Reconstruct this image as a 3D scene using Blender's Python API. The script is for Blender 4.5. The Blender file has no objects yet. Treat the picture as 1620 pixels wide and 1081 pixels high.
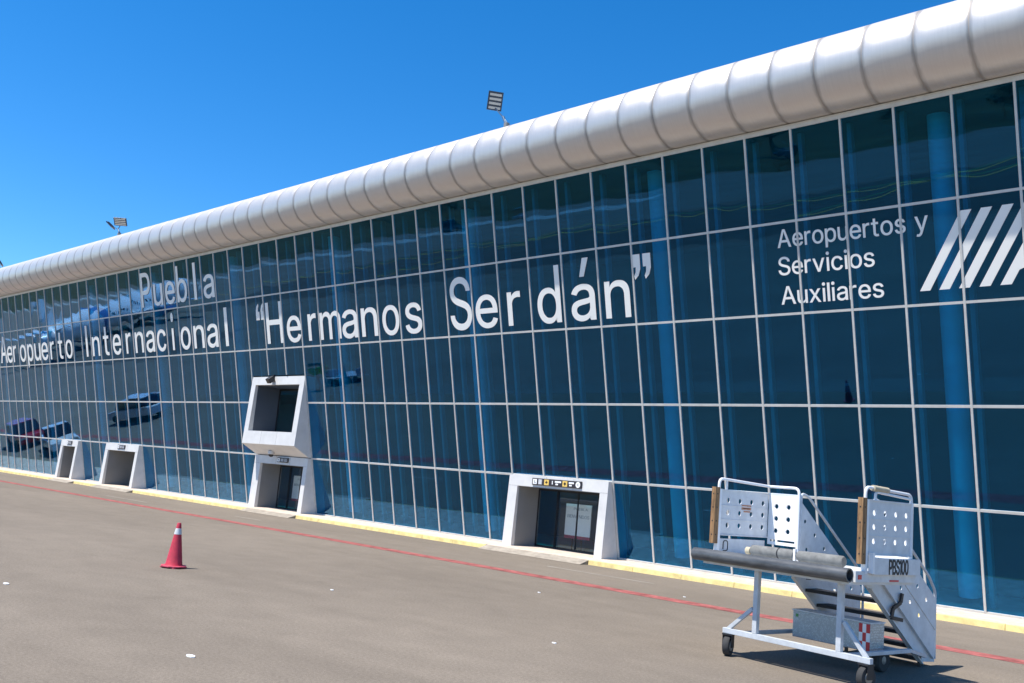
import bpy, bmesh, math, random
from mathutils import Vector, Matrix
random.seed(7)
SC = bpy.context.scene
COL = SC.collection
R = math.radians

# ---------------------------------------------------------------- camera, sky, sun
cd = bpy.data.cameras.new('camera')
cd.sensor_fit = 'HORIZONTAL'
cd.sensor_width = 36.0
cd.lens = 36.0*1500/1620
cd.clip_start = 0.1
cd.clip_end = 6000
cam = bpy.data.objects.new('camera', cd)
COL.objects.link(cam)
CW = [[0.7168641796808535, 0.6918528203503639, 0.08628686379596827],
      [-0.04184930733111993, 0.1662346288507145, -0.9851977890996155],
      [-0.6959557337693271, 0.7026419594246505, 0.14812121215236307]]
CAM = (7.3297, -22.9719, 2.0483)
rx, dn, fw = (Vector(r) for r in CW)
m = Matrix((rx, -dn, -fw)).transposed().to_4x4()
m.translation = Vector(CAM)
cam.matrix_world = m
SC.camera = cam

SUN = Vector((-0.22, -0.46, 1.0)).normalized()
w = bpy.data.worlds.new('World')
SC.world = w
w.use_nodes = True
nt = w.node_tree
bg = nt.nodes['Background']
sky = nt.nodes.new('ShaderNodeTexSky')
sky.sky_type = 'NISHITA'
sky.sun_disc = False
sky.sun_elevation = math.asin(SUN.z)
sky.sun_rotation = math.atan2(SUN.x, SUN.y)
sky.altitude = 2200
sky.air_density = 1.0
sky.dust_density = 0.2
sky.ozone_density = 3.0
hs = nt.nodes.new('ShaderNodeHueSaturation')
hs.inputs['Saturation'].default_value = 1.36
nt.links.new(sky.outputs[0], hs.inputs['Color'])
nt.links.new(hs.outputs[0], bg.inputs[0])
bg.inputs[1].default_value = 0.14
sl = bpy.data.lights.new('sun', 'SUN')
sl.energy = 4.6
sl.angle = R(0.5)
sl.color = (1.0, 0.95, 0.87)
sun = bpy.data.objects.new('sun', sl)
COL.objects.link(sun)
sun.rotation_mode = 'QUATERNION'
sun.rotation_quaternion = SUN.to_track_quat('Z', 'Y')
SC.view_settings.view_transform = 'Standard'
SC.view_settings.look = 'None'
SC.view_settings.gamma = 1
SC.view_settings.exposure = 0.7
try:
    SC.cycles.transparent_max_bounces = 24
    SC.cycles.max_bounces = 8
except Exception:
    pass

# ---------------------------------------------------------------- materials
def mat(name, col, rough=0.5, metal=0.0, var=0.0, scale=6.0, bump=0.0, bscale=60.0, spec=None, stretch=None, coat=0.0):
    m = bpy.data.materials.new(name)
    m.use_nodes = True
    n, l = m.node_tree.nodes, m.node_tree.links
    p = n['Principled BSDF']
    p.inputs['Base Color'].default_value = (*col, 1)
    p.inputs['Roughness'].default_value = rough
    p.inputs['Metallic'].default_value = metal
    if spec is not None:
        p.inputs['Specular IOR Level'].default_value = spec
    if coat:
        p.inputs['Coat Weight'].default_value = coat
    tc = n.new('ShaderNodeTexCoord')
    vec = tc.outputs['Object']
    if stretch:
        mp = n.new('ShaderNodeMapping')
        mp.inputs['Scale'].default_value = stretch
        l.new(vec, mp.inputs[0])
        vec = mp.outputs[0]
    if var > 0:
        t = n.new('ShaderNodeTexNoise')
        t.inputs['Scale'].default_value = scale
        t.inputs['Detail'].default_value = 8
        t.inputs['Roughness'].default_value = 0.65
        l.new(vec, t.inputs['Vector'])
        r = n.new('ShaderNodeMapRange')
        r.inputs[1].default_value = 0.3
        r.inputs[2].default_value = 0.7
        r.inputs[3].default_value = 1 - var
        r.inputs[4].default_value = 1 + var*0.6
        l.new(t.outputs['Fac'], r.inputs[0])
        v = n.new('ShaderNodeVectorMath')
        v.operation = 'SCALE'
        v.inputs[0].default_value = col
        l.new(r.outputs[0], v.inputs['Scale'])
        l.new(v.outputs[0], p.inputs['Base Color'])
    if bump > 0:
        t2 = n.new('ShaderNodeTexNoise')
        t2.inputs['Scale'].default_value = bscale
        t2.inputs['Detail'].default_value = 4
        l.new(vec, t2.inputs['Vector'])
        b = n.new('ShaderNodeBump')
        b.inputs['Strength'].default_value = bump
        b.inputs['Distance'].default_value = 0.02
        l.new(t2.outputs['Fac'], b.inputs['Height'])
        l.new(b.outputs[0], p.inputs['Normal'])
    return m

def glass_mat(name, tint, refl_tint, base, rough=0.0, wav=0.0):
    m = bpy.data.materials.new(name)
    m.use_nodes = True
    n, l = m.node_tree.nodes, m.node_tree.links
    n.remove(n['Principled BSDF'])
    out = n['Material Output']
    tr = n.new('ShaderNodeBsdfTransparent')
    tr.inputs[0].default_value = (*tint, 1)
    gl = n.new('ShaderNodeBsdfGlossy')
    gl.inputs['Color'].default_value = (*refl_tint, 1)
    gl.inputs['Roughness'].default_value = rough
    lw = n.new('ShaderNodeLayerWeight')
    pw = n.new('ShaderNodeMath'); pw.operation = 'POWER'; pw.inputs[1].default_value = 4.0
    l.new(lw.outputs['Facing'], pw.inputs[0])
    fr = pw
    mr = n.new('ShaderNodeMapRange')
    mr.inputs[1].default_value = 0.0
    mr.inputs[2].default_value = 1.0
    mr.inputs[3].default_value = base
    mr.inputs[4].default_value = 1.0
    l.new(fr.outputs[0], mr.inputs[0])
    cm = n.new('ShaderNodeMix'); cm.data_type = 'RGBA'
    cm.inputs[6].default_value = (*refl_tint, 1); cm.inputs[7].default_value = (0.93, 0.97, 1, 1)
    pw2 = n.new('ShaderNodeMath'); pw2.operation = 'POWER'; pw2.inputs[1].default_value = 1.8
    l.new(lw.outputs['Facing'], pw2.inputs[0])
    l.new(pw2.outputs[0], cm.inputs[0]); l.new(cm.outputs[2], gl.inputs['Color'])
    mx = n.new('ShaderNodeMixShader')
    l.new(mr.outputs[0], mx.inputs[0])
    l.new(tr.outputs[0], mx.inputs[1])
    l.new(gl.outputs[0], mx.inputs[2])
    l.new(mx.outputs[0], out.inputs[0])
    if wav > 0:
        tc = n.new('ShaderNodeTexCoord')
        t = n.new('ShaderNodeTexNoise')
        t.inputs['Scale'].default_value = 1.1
        t.inputs['Detail'].default_value = 0
        l.new(tc.outputs['Object'], t.inputs['Vector'])
        b = n.new('ShaderNodeBump')
        b.inputs['Strength'].default_value = 1.0
        b.inputs['Distance'].default_value = wav
        l.new(t.outputs['Fac'], b.inputs['Height'])
        l.new(b.outputs[0], gl.inputs['Normal'])
        l.new(b.outputs[0], lw.inputs['Normal'])
    return m

def asphalt():
    m = mat('apron_asphalt', (0.206, 0.173, 0.137), 0.95, spec=0.15)
    n, l = m.node_tree.nodes, m.node_tree.links
    p = n['Principled BSDF']
    tc = n.new('ShaderNodeTexCoord')
    def noise(scale, det, st=None):
        v = tc.outputs['Object']
        if st:
            mp = n.new('ShaderNodeMapping'); mp.inputs['Scale'].default_value = st
            l.new(v, mp.inputs[0]); v = mp.outputs[0]
        t = n.new('ShaderNodeTexNoise'); t.inputs['Scale'].default_value = scale
        t.inputs['Detail'].default_value = det; t.inputs['Roughness'].default_value = 0.6
        l.new(v, t.inputs['Vector']); return t.outputs['Fac']
    def rng(f, a, b, lo, hi):
        r = n.new('ShaderNodeMapRange'); r.inputs[1].default_value = a; r.inputs[2].default_value = b
        r.inputs[3].default_value = lo; r.inputs[4].default_value = hi
        l.new(f, r.inputs[0]); return r.outputs[0]
    def mul(a, b):
        x = n.new('ShaderNodeMath'); x.operation = 'MULTIPLY'
        l.new(a, x.inputs[0]); l.new(b, x.inputs[1]); return x.outputs[0]
    f = rng(noise(0.22, 8, (0.35, 1, 1)), 0.3, 0.7, 0.84, 1.12)
    f = mul(f, rng(noise(1.6, 8, (0.8, 1.1, 1)), 0.3, 0.7, 0.92, 1.07))
    f = mul(f, rng(noise(26, 5), 0.3, 0.7, 0.80, 1.17))
    f = mul(f, rng(noise(95, 2), 0.3, 0.7, 0.74, 1.22))
    f = mul(f, rng(noise(0.9, 2, (1, 1, 1)), 0.68, 0.80, 1.0, 0.86))
    vo = n.new('ShaderNodeTexVoronoi'); vo.inputs['Scale'].default_value = 38
    l.new(tc.outputs['Object'], vo.inputs['Vector'])
    f = mul(f, rng(vo.outputs['Distance'], 0.0, 0.22, 0.66, 1.0))
    # hairline tyre streaks along the stand
    f = mul(f, rng(noise(0.7, 3, (0.08, 1.0, 1)), 0.55, 0.8, 1.0, 0.95))
    sc = n.new('ShaderNodeVectorMath'); sc.operation = 'SCALE'
    sc.inputs[0].default_value = (0.206, 0.173, 0.137)
    l.new(f, sc.inputs['Scale']); l.new(sc.outputs[0], p.inputs['Base Color'])
    b = n.new('ShaderNodeBump'); b.inputs['Strength'].default_value = 0.35; b.inputs['Distance'].default_value = 0.01
    l.new(noise(70, 3), b.inputs['Height']); l.new(b.outputs[0], p.inputs['Normal'])
    return m

M = {}
M['asphalt'] = asphalt()
M['grass'] = mat('dry_grass', (0.085, 0.080, 0.035), 1.0, var=0.5, scale=0.05, spec=0.1)
M['ledge'] = mat('ledge_concrete', (0.60, 0.50, 0.41), 0.9, var=0.3, scale=5, bump=0.3, bscale=25, spec=0.2)
M['yellow'] = mat('yellow_kerb_paint', (0.80, 0.63, 0.27), 0.8, var=0.32, scale=3.0, spec=0.2)
M['yellow_line'] = mat('yellow_line_paint', (0.62, 0.43, 0.08), 0.8, var=0.3, scale=2.0, spec=0.2)
M['red_line'] = mat('red_line_paint', (0.34, 0.11, 0.10), 0.9, var=0.6, scale=3.5, spec=0.15)
M['worn_white'] = mat('worn_white_paint', (0.33, 0.30, 0.26), 0.9, var=0.3, scale=1.5, spec=0.15)
M['glass'] = glass_mat('blue_tinted_glass', (0.13, 0.755, 0.92), (0.125, 0.475, 0.90), 0.115, wav=0.0016)
M['doorglass'] = glass_mat('smoked_door_glass', (0.90, 0.93, 0.94), (0.9, 0.97, 1.0), 0.035)
M['mullion'] = mat('mullion_aluminium', (0.58, 0.565, 0.52), 0.5, 0.0, var=0.12, scale=4)
M['post_in'] = mat('inner_post_paint', (0.21, 0.235, 0.23), 0.6)
M['column'] = mat('column_paint', (0.75, 0.76, 0.74), 0.6, var=0.1, scale=2)
M['tube'] = mat('satin_aluminium_cladding', (0.62, 0.58, 0.54), 0.44, 0.5, spec=0.5)
def joint_stain(m):
    n, l = m.node_tree.nodes, m.node_tree.links
    p = n['Principled BSDF']
    tc = n.new('ShaderNodeTexCoord')
    sp = n.new('ShaderNodeSeparateXYZ'); l.new(tc.outputs['Object'], sp.inputs[0])
    def mth(op, a, b):
        x = n.new('ShaderNodeMath'); x.operation = op
        for k, v in enumerate((a, b)):
            if isinstance(v, (int, float)): x.inputs[k].default_value = v
            elif v is not None: l.new(v, x.inputs[k])
        return x.outputs[0]
    d = mth('PINGPONG', mth('SUBTRACT', sp.outputs[0], 0.72-1.142*100), 0.571)
    mp = n.new('ShaderNodeMapping'); mp.inputs['Scale'].default_value = (9, 2.2, 2.2); l.new(tc.outputs['Object'], mp.inputs[0])
    t = n.new('ShaderNodeTexNoise'); t.inputs['Scale'].default_value = 1.5; t.inputs['Detail'].default_value = 5; l.new(mp.outputs[0], t.inputs['Vector'])
    wd = mth('MULTIPLY', t.outputs['Fac'], 0.21)
    r = n.new('ShaderNodeMapRange'); r.interpolation_type = 'SMOOTHSTEP'; r.inputs[1].default_value = 0.0
    l.new(d, r.inputs[0]); l.new(wd, r.inputs[2]); r.inputs[3].default_value = 0.58; r.inputs[4].default_value = 1.0
    mp2 = n.new('ShaderNodeMapping'); mp2.inputs['Scale'].default_value = (30, 1.2, 1.2); l.new(tc.outputs['Object'], mp2.inputs[0])
    t2 = n.new('ShaderNodeTexNoise'); t2.inputs['Scale'].default_value = 1.0; t2.inputs['Detail'].default_value = 4; l.new(mp2.outputs[0], t2.inputs['Vector'])
    r2 = n.new('ShaderNodeMapRange'); r2.inputs[1].default_value = 0.3; r2.inputs[2].default_value = 0.7; r2.inputs[3].default_value = 0.965; r2.inputs[4].default_value = 1.02
    l.new(t2.outputs['Fac'], r2.inputs[0])
    f = mth('MULTIPLY', r.outputs[0], r2.outputs[0])
    v = n.new('ShaderNodeVectorMath'); v.operation = 'SCALE'; v.inputs[0].default_value = (0.62, 0.58, 0.54)
    l.new(f, v.inputs['Scale']); l.new(v.outputs[0], p.inputs['Base Color'])
joint_stain(M['tube'])
M['seam'] = mat('joint_sealant', (0.16, 0.14, 0.125), 0.8)
M['core'] = mat('joint_backing_strip', (0.36, 0.32, 0.285), 0.7, 0.2)
M['panel'] = mat('white_composite_panel', (0.62, 0.605, 0.585), 0.5, var=0.10, scale=2)
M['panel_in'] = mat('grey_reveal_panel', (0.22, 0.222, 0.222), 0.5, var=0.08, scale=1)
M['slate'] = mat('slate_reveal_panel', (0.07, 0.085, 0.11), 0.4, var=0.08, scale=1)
M['letter'] = mat('white_vinyl_letter', (0.86, 0.84, 0.78), 0.5)
M['dark'] = mat('black_metal', (0.025, 0.025, 0.028), 0.5, 0.3)
M['interior'] = mat('interior_wall', (0.09, 0.092, 0.092), 0.8, var=0.15, scale=0.5)
M['floor_in'] = mat('interior_floor_tile', (0.50, 0.45, 0.38), 0.5, var=0.2, scale=3)
M['roof'] = mat('roof_membrane', (0.45, 0.44, 0.42), 0.9, var=0.2, scale=1)
M['sign_bk'] = mat('sign_dark_face', (0.03, 0.022, 0.025), 0.4)
M['sign_wh'] = mat('sign_white', (0.85, 0.85, 0.85), 0.5)
M['sign_gy'] = mat('sign_grey', (0.33, 0.33, 0.35), 0.5)
M['sign_ye'] = mat('sign_yellow', (0.75, 0.50, 0.12), 0.5)
M['poster'] = mat('poster_face', (0.88, 0.90, 0.88), 0.5)
M['poster_tx'] = mat('poster_grey_ink', (0.20, 0.28, 0.33), 0.6)
M['poster_rd'] = mat('poster_maroon', (0.35, 0.04, 0.10), 0.5)
# stairs
M['white'] = mat('white_enamel', (0.78, 0.79, 0.80), 0.35, var=0.10, scale=5, coat=0.1)
M['whitegrey'] = mat('weathered_white_steel', (0.62, 0.635, 0.645), 0.45, var=0.15, scale=6)
M['frame'] = mat('galvanised_frame_paint', (0.52, 0.545, 0.57), 0.45, 0.0, var=0.18, scale=8)
M['wood'] = mat('raw_timber', (0.29, 0.165, 0.075), 0.85, var=0.7, scale=11, stretch=(3, 3, 0.35))
M['rubber'] = mat('black_rubber_tube', (0.085, 0.09, 0.095), 0.42, var=0.55, scale=5, stretch=(0.6, 2, 2))
M['pad'] = mat('grey_foam_pad', (0.19, 0.19, 0.18), 0.9, var=0.35, scale=9)
M['tyre'] = mat('tyre_rubber', (0.035, 0.035, 0.036), 0.8, var=0.3, scale=12)
M['hub'] = mat('wheel_hub', (0.28, 0.27, 0.25), 0.5, 0.4, var=0.3, scale=10)
M['tread'] = mat('black_tread', (0.02, 0.021, 0.024), 0.75, var=0.3, scale=14)
M['red'] = mat('red_reflector', (0.55, 0.02, 0.03), 0.35)
M['label'] = mat('orange_sticker', (0.50, 0.22, 0.12), 0.6, var=0.4, scale=30)
M['ink'] = mat('black_ink', (0.015, 0.015, 0.018), 0.6)
M['green'] = mat('green_sticker', (0.10, 0.30, 0.08), 0.6)
M['tan'] = mat('tan_sleeve', (0.50, 0.43, 0.30), 0.9, var=0.25, scale=15)
# cone
M['cone'] = mat('cone_red_plastic', (0.52, 0.032, 0.06), 0.6, var=0.28, scale=7)
M['cone_wh'] = mat('cone_reflective_band', (0.62, 0.63, 0.64), 0.4, var=0.2, scale=9)
M['conebase'] = mat('cone_base_plastic', (0.55, 0.07, 0.11), 0.65, var=0.25, scale=9)
M['lens'] = mat('floodlight_lens', (0.62, 0.58, 0.50), 0.3)
M['flood'] = mat('floodlight_housing', (0.06, 0.08, 0.11), 0.4, 0.5)
M['pole'] = mat('light_pole_paint', (0.08, 0.14, 0.22), 0.5, 0.3)
# things standing behind the photographer, seen in the glass
M['plane_wh'] = mat('aircraft_white', (0.82, 0.83, 0.84), 0.3, var=0.04, scale=0.5)
M['plane_bl'] = mat('aircraft_blue', (0.04, 0.12, 0.32), 0.35)
M['carwhite'] = mat('car_white_paint', (0.80, 0.80, 0.80), 0.25, coat=0.6)
M['carred'] = mat('car_red_paint', (0.45, 0.02, 0.025), 0.25, coat=0.6)
M['cardark'] = mat('car_dark_paint', (0.03, 0.035, 0.045), 0.25, coat=0.6)
M['carglass'] = mat('car_window', (0.02, 0.025, 0.03), 0.08, spec=0.8)
M['truckgreen'] = mat('tanker_olive_paint', (0.06, 0.07, 0.035), 0.5)
M['skin'] = mat('skin', (0.32, 0.17, 0.10), 0.6)
M['vest'] = mat('yellow_vest', (0.45, 0.75, 0.05), 0.8)
M['orange'] = mat('orange_vest', (0.85, 0.20, 0.04), 0.8)
M['navy'] = mat('navy_cloth', (0.015, 0.022, 0.05), 0.9)
M['leaf'] = mat('tree_leaf', (0.045, 0.075, 0.022), 0.9, var=0.4, scale=1.5)
M['bark'] = mat('tree_bark', (0.10, 0.07, 0.045), 0.9)

def diamond_plate():
    m = mat('diamond_plate', (0.50, 0.56, 0.60), 0.38, 0.5)
    n, l = m.node_tree.nodes, m.node_tree.links
    p = n['Principled BSDF']
    tc = n.new('ShaderNodeTexCoord')
    mp = n.new('ShaderNodeMapping'); mp.inputs['Rotation'].default_value = (0, R(45), 0)
    l.new(tc.outputs['Object'], mp.inputs[0])
    ck = n.new('ShaderNodeTexVoronoi'); ck.inputs['Scale'].default_value = 42
    ck.inputs['Randomness'].default_value = 0.55
    l.new(mp.outputs[0], ck.inputs['Vector'])
    cr = n.new('ShaderNodeMapRange'); cr.inputs[1].default_value = 0.1; cr.inputs[2].default_value = 0.55
    cr.inputs[3].default_value = 1.25; cr.inputs[4].default_value = 0.72
    l.new(ck.outputs['Distance'], cr.inputs[0])
    sc = n.new('ShaderNodeVectorMath'); sc.operation = 'SCALE'; sc.inputs[0].default_value = (0.46, 0.51, 0.545)
    l.new(cr.outputs[0], sc.inputs['Scale']); l.new(sc.outputs[0], p.inputs['Base Color'])
    b = n.new('ShaderNodeBump'); b.inputs['Strength'].default_value = 0.6; b.inputs['Distance'].default_value = -0.004
    l.new(ck.outputs['Distance'], b.inputs['Height']); l.new(b.outputs[0], p.inputs['Normal'])
    return m
M['diamond'] = diamond_plate()

# ---------------------------------------------------------------- mesh helpers
def thicken(loops, d):
    area = lambda L: sum(a[0]*b[1]-b[0]*a[1] for a, b in zip(L, L[1:]+L[:1]))/2
    def inside(p, L):
        c = False
        for (x0, y0), (x1, y1) in zip(L, L[1:]+L[:1]):
            if (y0 > p[1]) != (y1 > p[1]) and p[0] < x0+(p[1]-y0)*(x1-x0)/(y1-y0): c = not c
        return c
    out = []
    for L in loops:
        hole = sum(inside(L[0], K) for K in loops if K is not L) % 2
        s = (1 if area(L) > 0 else -1)*(-1 if hole else 1)
        n = len(L); Q = []
        for i in range(n):
            p, c, q = Vector(L[i-1]), Vector(L[i]), Vector(L[(i+1) % n])
            a, b = c-p, q-c
            if a.length < 1e-9 or b.length < 1e-9: Q.append(tuple(c)); continue
            a.normalize(); b.normalize()
            na, nb = Vector((a.y, -a.x))*s, Vector((b.y, -b.x))*s
            m_ = na+nb
            k = 1/max(0.5, 1+na.dot(nb))
            Q.append(tuple(c+m_*k*d))
        out.append(Q)
    return out

class MB:
    """collects shapes into ONE mesh; self.mat switches the material of the faces that follow"""
    def __init__(self, mt):
        self.bm = bmesh.new(); self.mats = [mt]; self.mi = 0; self.sm = False
    def mat(self, mt):
        if mt not in self.mats: self.mats.append(mt)
        self.mi = self.mats.index(mt); return self
    def _f(self, vs, smooth=False):
        try:
            f = self.bm.faces.new(vs); f.material_index = self.mi; f.smooth = smooth; return f
        except ValueError:
            return None
    def box(self, a, b, T=None):
        x0, y0, z0 = a; x1, y1, z1 = b
        c = [(x0,y0,z0),(x1,y0,z0),(x1,y1,z0),(x0,y1,z0),(x0,y0,z1),(x1,y0,z1),(x1,y1,z1),(x0,y1,z1)]
        return self.hexa(c, T)
    def hexa(self, c, T=None):
        v = [self.bm.verts.new((T @ Vector(p)) if T else p) for p in c]
        for q in ((0,3,2,1),(4,5,6,7),(0,1,5,4),(1,2,6,5),(2,3,7,6),(3,0,4,7)):
            self._f([v[i] for i in q])
        return self
    def bar(self, p, q, wx, wy, up=(0,0,1)):
        p, q = Vector(p), Vector(q); d = (q-p).normalized()
        u = d.cross(Vector(up))
        if u.length < 1e-4: u = d.cross(Vector((0,1,0)))
        u.normalize(); v = u.cross(d).normalized()
        c = []
        for e in (p, q):
            for a, b in ((-1,-1),(1,-1),(1,1),(-1,1)):
                c.append(e + u*a*wx/2 + v*b*wy/2)
        return self.hexa([tuple(x) for x in c])
    def tube(self, pts, r, n=10, caps=True, smooth=True):
        pts = [Vector(p) for p in pts]
        rr = r if isinstance(r, (list, tuple)) else [r]*len(pts)
        rings = []; ref = None
        for i, p in enumerate(pts):
            d = (pts[min(i+1, len(pts)-1)] - pts[max(i-1, 0)]).normalized()
            if ref is None:
                ref = d.cross(Vector((0,0,1)))
                if ref.length < 0.05: ref = d.cross(Vector((0,1,0)))
            u = (ref - d*ref.dot(d)).normalized(); ref = u; v = d.cross(u)
            rings.append([self.bm.verts.new(p + (u*math.cos(2*math.pi*k/n) + v*math.sin(2*math.pi*k/n))*rr[i]) for k in range(n)])
        for a, b in zip(rings, rings[1:]):
            for k in range(n):
                self._f([a[k], a[(k+1)%n], b[(k+1)%n], b[k]], smooth)
        if caps:
            self._f(rings[0][::-1]); self._f(rings[-1])
        return self
    def lathe(self, prof, c, axis='z', n=24, smooth=True):
        """prof: list of (radius, height) turned about an axis through c"""
        c = Vector(c); rings = []
        for r, h in prof:
            ring = []
            for k in range(n):
                t = 2*math.pi*k/n; a, b = r*math.cos(t), r*math.sin(t)
                o = {'z': (a,b,h), 'x': (h,a,b), 'y': (b,h,a)}[axis]
                ring.append(self.bm.verts.new(c + Vector(o)))
            rings.append(ring)
        for a, b in zip(rings, rings[1:]):
            for k in range(n):
                self._f([a[k], a[(k+1)%n], b[(k+1)%n], b[k]], smooth)
        if prof[0][0] > 1e-6: self._f(rings[0][::-1])
        if prof[-1][0] > 1e-6: self._f(rings[-1])
        return self
    def prism(self, poly, x0, x1, f=None):
        """poly in (y, z), swept along x from x0 to x1; f maps the point"""
        g = f or (lambda x, y, z: (x, y, z))
        a = [self.bm.verts.new(g(x0, y, z)) for y, z in poly]
        b = [self.bm.verts.new(g(x1, y, z)) for y, z in poly]
        n = len(poly)
        self._f(a[::-1]); self._f(b)
        for k in range(n):
            self._f([a[k], a[(k+1)%n], b[(k+1)%n], b[k]])
        return self
    def blob(self, c, r, sub=2, T=None):
        mtx = Matrix.Translation(Vector(c)) @ Matrix.Diagonal((r[0], r[1], r[2], 1))
        res = bmesh.ops.create_icosphere(self.bm, subdivisions=sub, radius=1, matrix=mtx)
        for v in res['verts']:
            for f in v.link_faces: f.material_index = self.mi; f.smooth = True
        return self
    def outline(self, loops, f, t0, t1, off=0.0):
        """fill 2-D loops (outer and holes) and give them thickness t0..t1; f(u, v, t) -> point"""
        cu = bpy.data.curves.new('tmp', 'CURVE'); cu.dimensions = '2D'; cu.fill_mode = 'BOTH'
        cu.extrude = 0.5
        if off: loops = thicken(loops, off)
        for L in loops:
            s = cu.splines.new('POLY'); s.points.add(len(L)-1)
            for p, q in zip(s.points, L): p.co = (q[0], q[1], 0, 1)
            s.use_cyclic_u = True
        ob = bpy.data.objects.new('tmp', cu); COL.objects.link(ob)
        dg = bpy.context.evaluated_depsgraph_get()
        me = bpy.data.meshes.new_from_object(ob.evaluated_get(dg))
        vs = [self.bm.verts.new(f(v.co.x, v.co.y, t0 if v.co.z < 0 else t1)) for v in me.vertices]
        for p in me.polygons: self._f([vs[i] for i in p.vertices])
        bpy.data.objects.remove(ob); bpy.data.curves.remove(cu); bpy.data.meshes.remove(me)
        return self
    def build(self, name, parent=None, bevel=0.0):
        bmesh.ops.remove_doubles(self.bm, verts=self.bm.verts, dist=1e-5)
        bmesh.ops.recalc_face_normals(self.bm, faces=self.bm.faces)
        for e in self.bm.edges:
            lf = e.link_faces
            if len(lf) == 2 and (lf[0].smooth != lf[1].smooth or lf[0].normal.angle(lf[1].normal, 0) > 0.7): e.smooth = False
        me = bpy.data.meshes.new(name); self.bm.to_mesh(me); self.bm.free()
        for mt in self.mats: me.materials.append(mt)
        o = bpy.data.objects.new(name, me); COL.objects.link(o)
        if parent: o.parent = parent
        if bevel > 0:
            b = o.modifiers.new('bevel', 'BEVEL'); b.width = bevel; b.segments = 2; b.limit_method = 'ANGLE'
            b.angle_limit = R(40)
        return o

def tag(o, label=None, cat=None, group=None, kind=None):
    if label: o['label'] = label
    if cat: o['category'] = cat
    if group: o['group'] = group
    if kind: o['kind'] = kind
    return o
def thing(name, label, cat, loc=(0,0,0), rz=0.0, group=None):
    o = bpy.data.objects.new(name, None); COL.objects.link(o)
    o.empty_display_size = 0.3
    o.location = loc; o.rotation_euler = (0, 0, rz)
    return tag(o, label, cat, group)
def copy_tree(o, parent=None):
    c = o.copy(); COL.objects.link(c); c.parent = parent
    for ch in [x for x in bpy.data.objects if x.parent == o]: copy_tree(ch, c)
    return c
def sheet(name, x0, y0, x1, y1, z, mt):
    b = MB(mt); v = [b.bm.verts.new(p) for p in ((x0,y0,z),(x1,y0,z),(x1,y1,z),(x0,y1,z))]; b._f(v)
    return tag(b.build(name), kind='structure')

# ---------------------------------------------------------------- the ground
sheet('ground', -3500, -3500, 3500, 3500, -0.012, M['grass'])
sheet('apron', -420, -140, 160, 16, 0.0, M['asphalt'])
M['concrete'] = mat('taxiway_concrete', (0.42, 0.40, 0.36), 0.9, var=0.2, scale=0.4, spec=0.2)
M['old_asphalt'] = mat('old_asphalt', (0.115, 0.10, 0.082), 0.95, var=0.35, scale=0.5, spec=0.15)
sheet('taxiway', -420, -126, -92, -119, 0.006, M['concrete'])
sheet('apron_patch', -150, -92, 60, -58, 0.004, M['old_asphalt'])
sheet('apron_patch', -420, -40, -95, -27, 0.004, M['old_asphalt'])
RY = -6.25
sheet('red_line', -190, RY-0.25, 80, RY+0.25, 0.004, M['red_line'])
b = MB(M['worn_white'])
for x0, x1, y in ((-9.6, -6.2, -3.82), (-35.0, -31.0, -4.8), (-24.6, -22.8, -4.4)):
    v = [b.bm.verts.new(p) for p in ((x0,y-.05,.004),(x1,y-.05,.004),(x1,y+.05,.004),(x0,y+.05,.004))]; b._f(v)
tag(b.build('worn_line'), kind='structure')
b = MB(M['yellow_line'])
def lane(pts, wd):
    for p, q in zip(pts, pts[1:]):
        p, q = Vector((*p, .011)), Vector((*q, .011)); d = (q-p).normalized(); s = Vector((-d.y, d.x, 0))*wd/2
        v = [b.bm.verts.new(x) for x in (p-s, q-s, q+s, p+s)]; b._f(v)
lane([(-200 + 6*i, -78 - 6*math.sin(i*.13) - i*.35) for i in range(50)], 0.8)
lane([(-40 + 1.4*i, -70 - 40*math.sin(i*.055)) for i in range(26)], 0.8)
lane([(-110 + 1.2*i, -62 - 36*math.sin(i*.06)) for i in range(26)], 0.8)
tag(b.build('taxi_line'), kind='structure')

# kerb: concrete ledge along the glass with painted edge, ramps at the doors
ZB = 0.13
KX0, KX1, KY = -92.0, 18.0, -1.72
sheet('ledge', KX0, KY+0.05, KX1, 0.6, ZB-0.006, M['ledge'])
DOORS = [(-49.6, -46.6), (-43.6, -39.2), (-28.4, -24.7), (-14.1, -9.95)]
edges = [KX0] + [e for d in DOORS for e in d] + [KX1]
b = MB(M['yellow'])
for x0, x1 in zip(edges[0::2], edges[1::2]):
    n = max(1, int((x1-x0)/1.5))
    for i in range(n):
        a0 = x0+(x1-x0)*i/n; a1 = x0+(x1-x0)*(i+1)/n-0.012
        b.prism([(KY,0),(KY+.012,ZB-.012),(KY+.03,ZB),(KY+.05,ZB),(KY+.05,0)], a0, a1)
tag(b.build('kerb'), kind='structure')
M['ramp'] = mat('ramp_concrete', (0.34, 0.295, 0.24), 0.9, var=0.3, scale=4, bump=0.2, spec=0.2)
b = MB(M['ramp'])
for x0, x1 in DOORS:
    b.prism([(KY-.35,0.006),(KY+.05,ZB-.006),(KY+.05,0.006)], x0+.02, x1-.02)
tag(b.build('kerb_ramp'), kind='structure')

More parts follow.
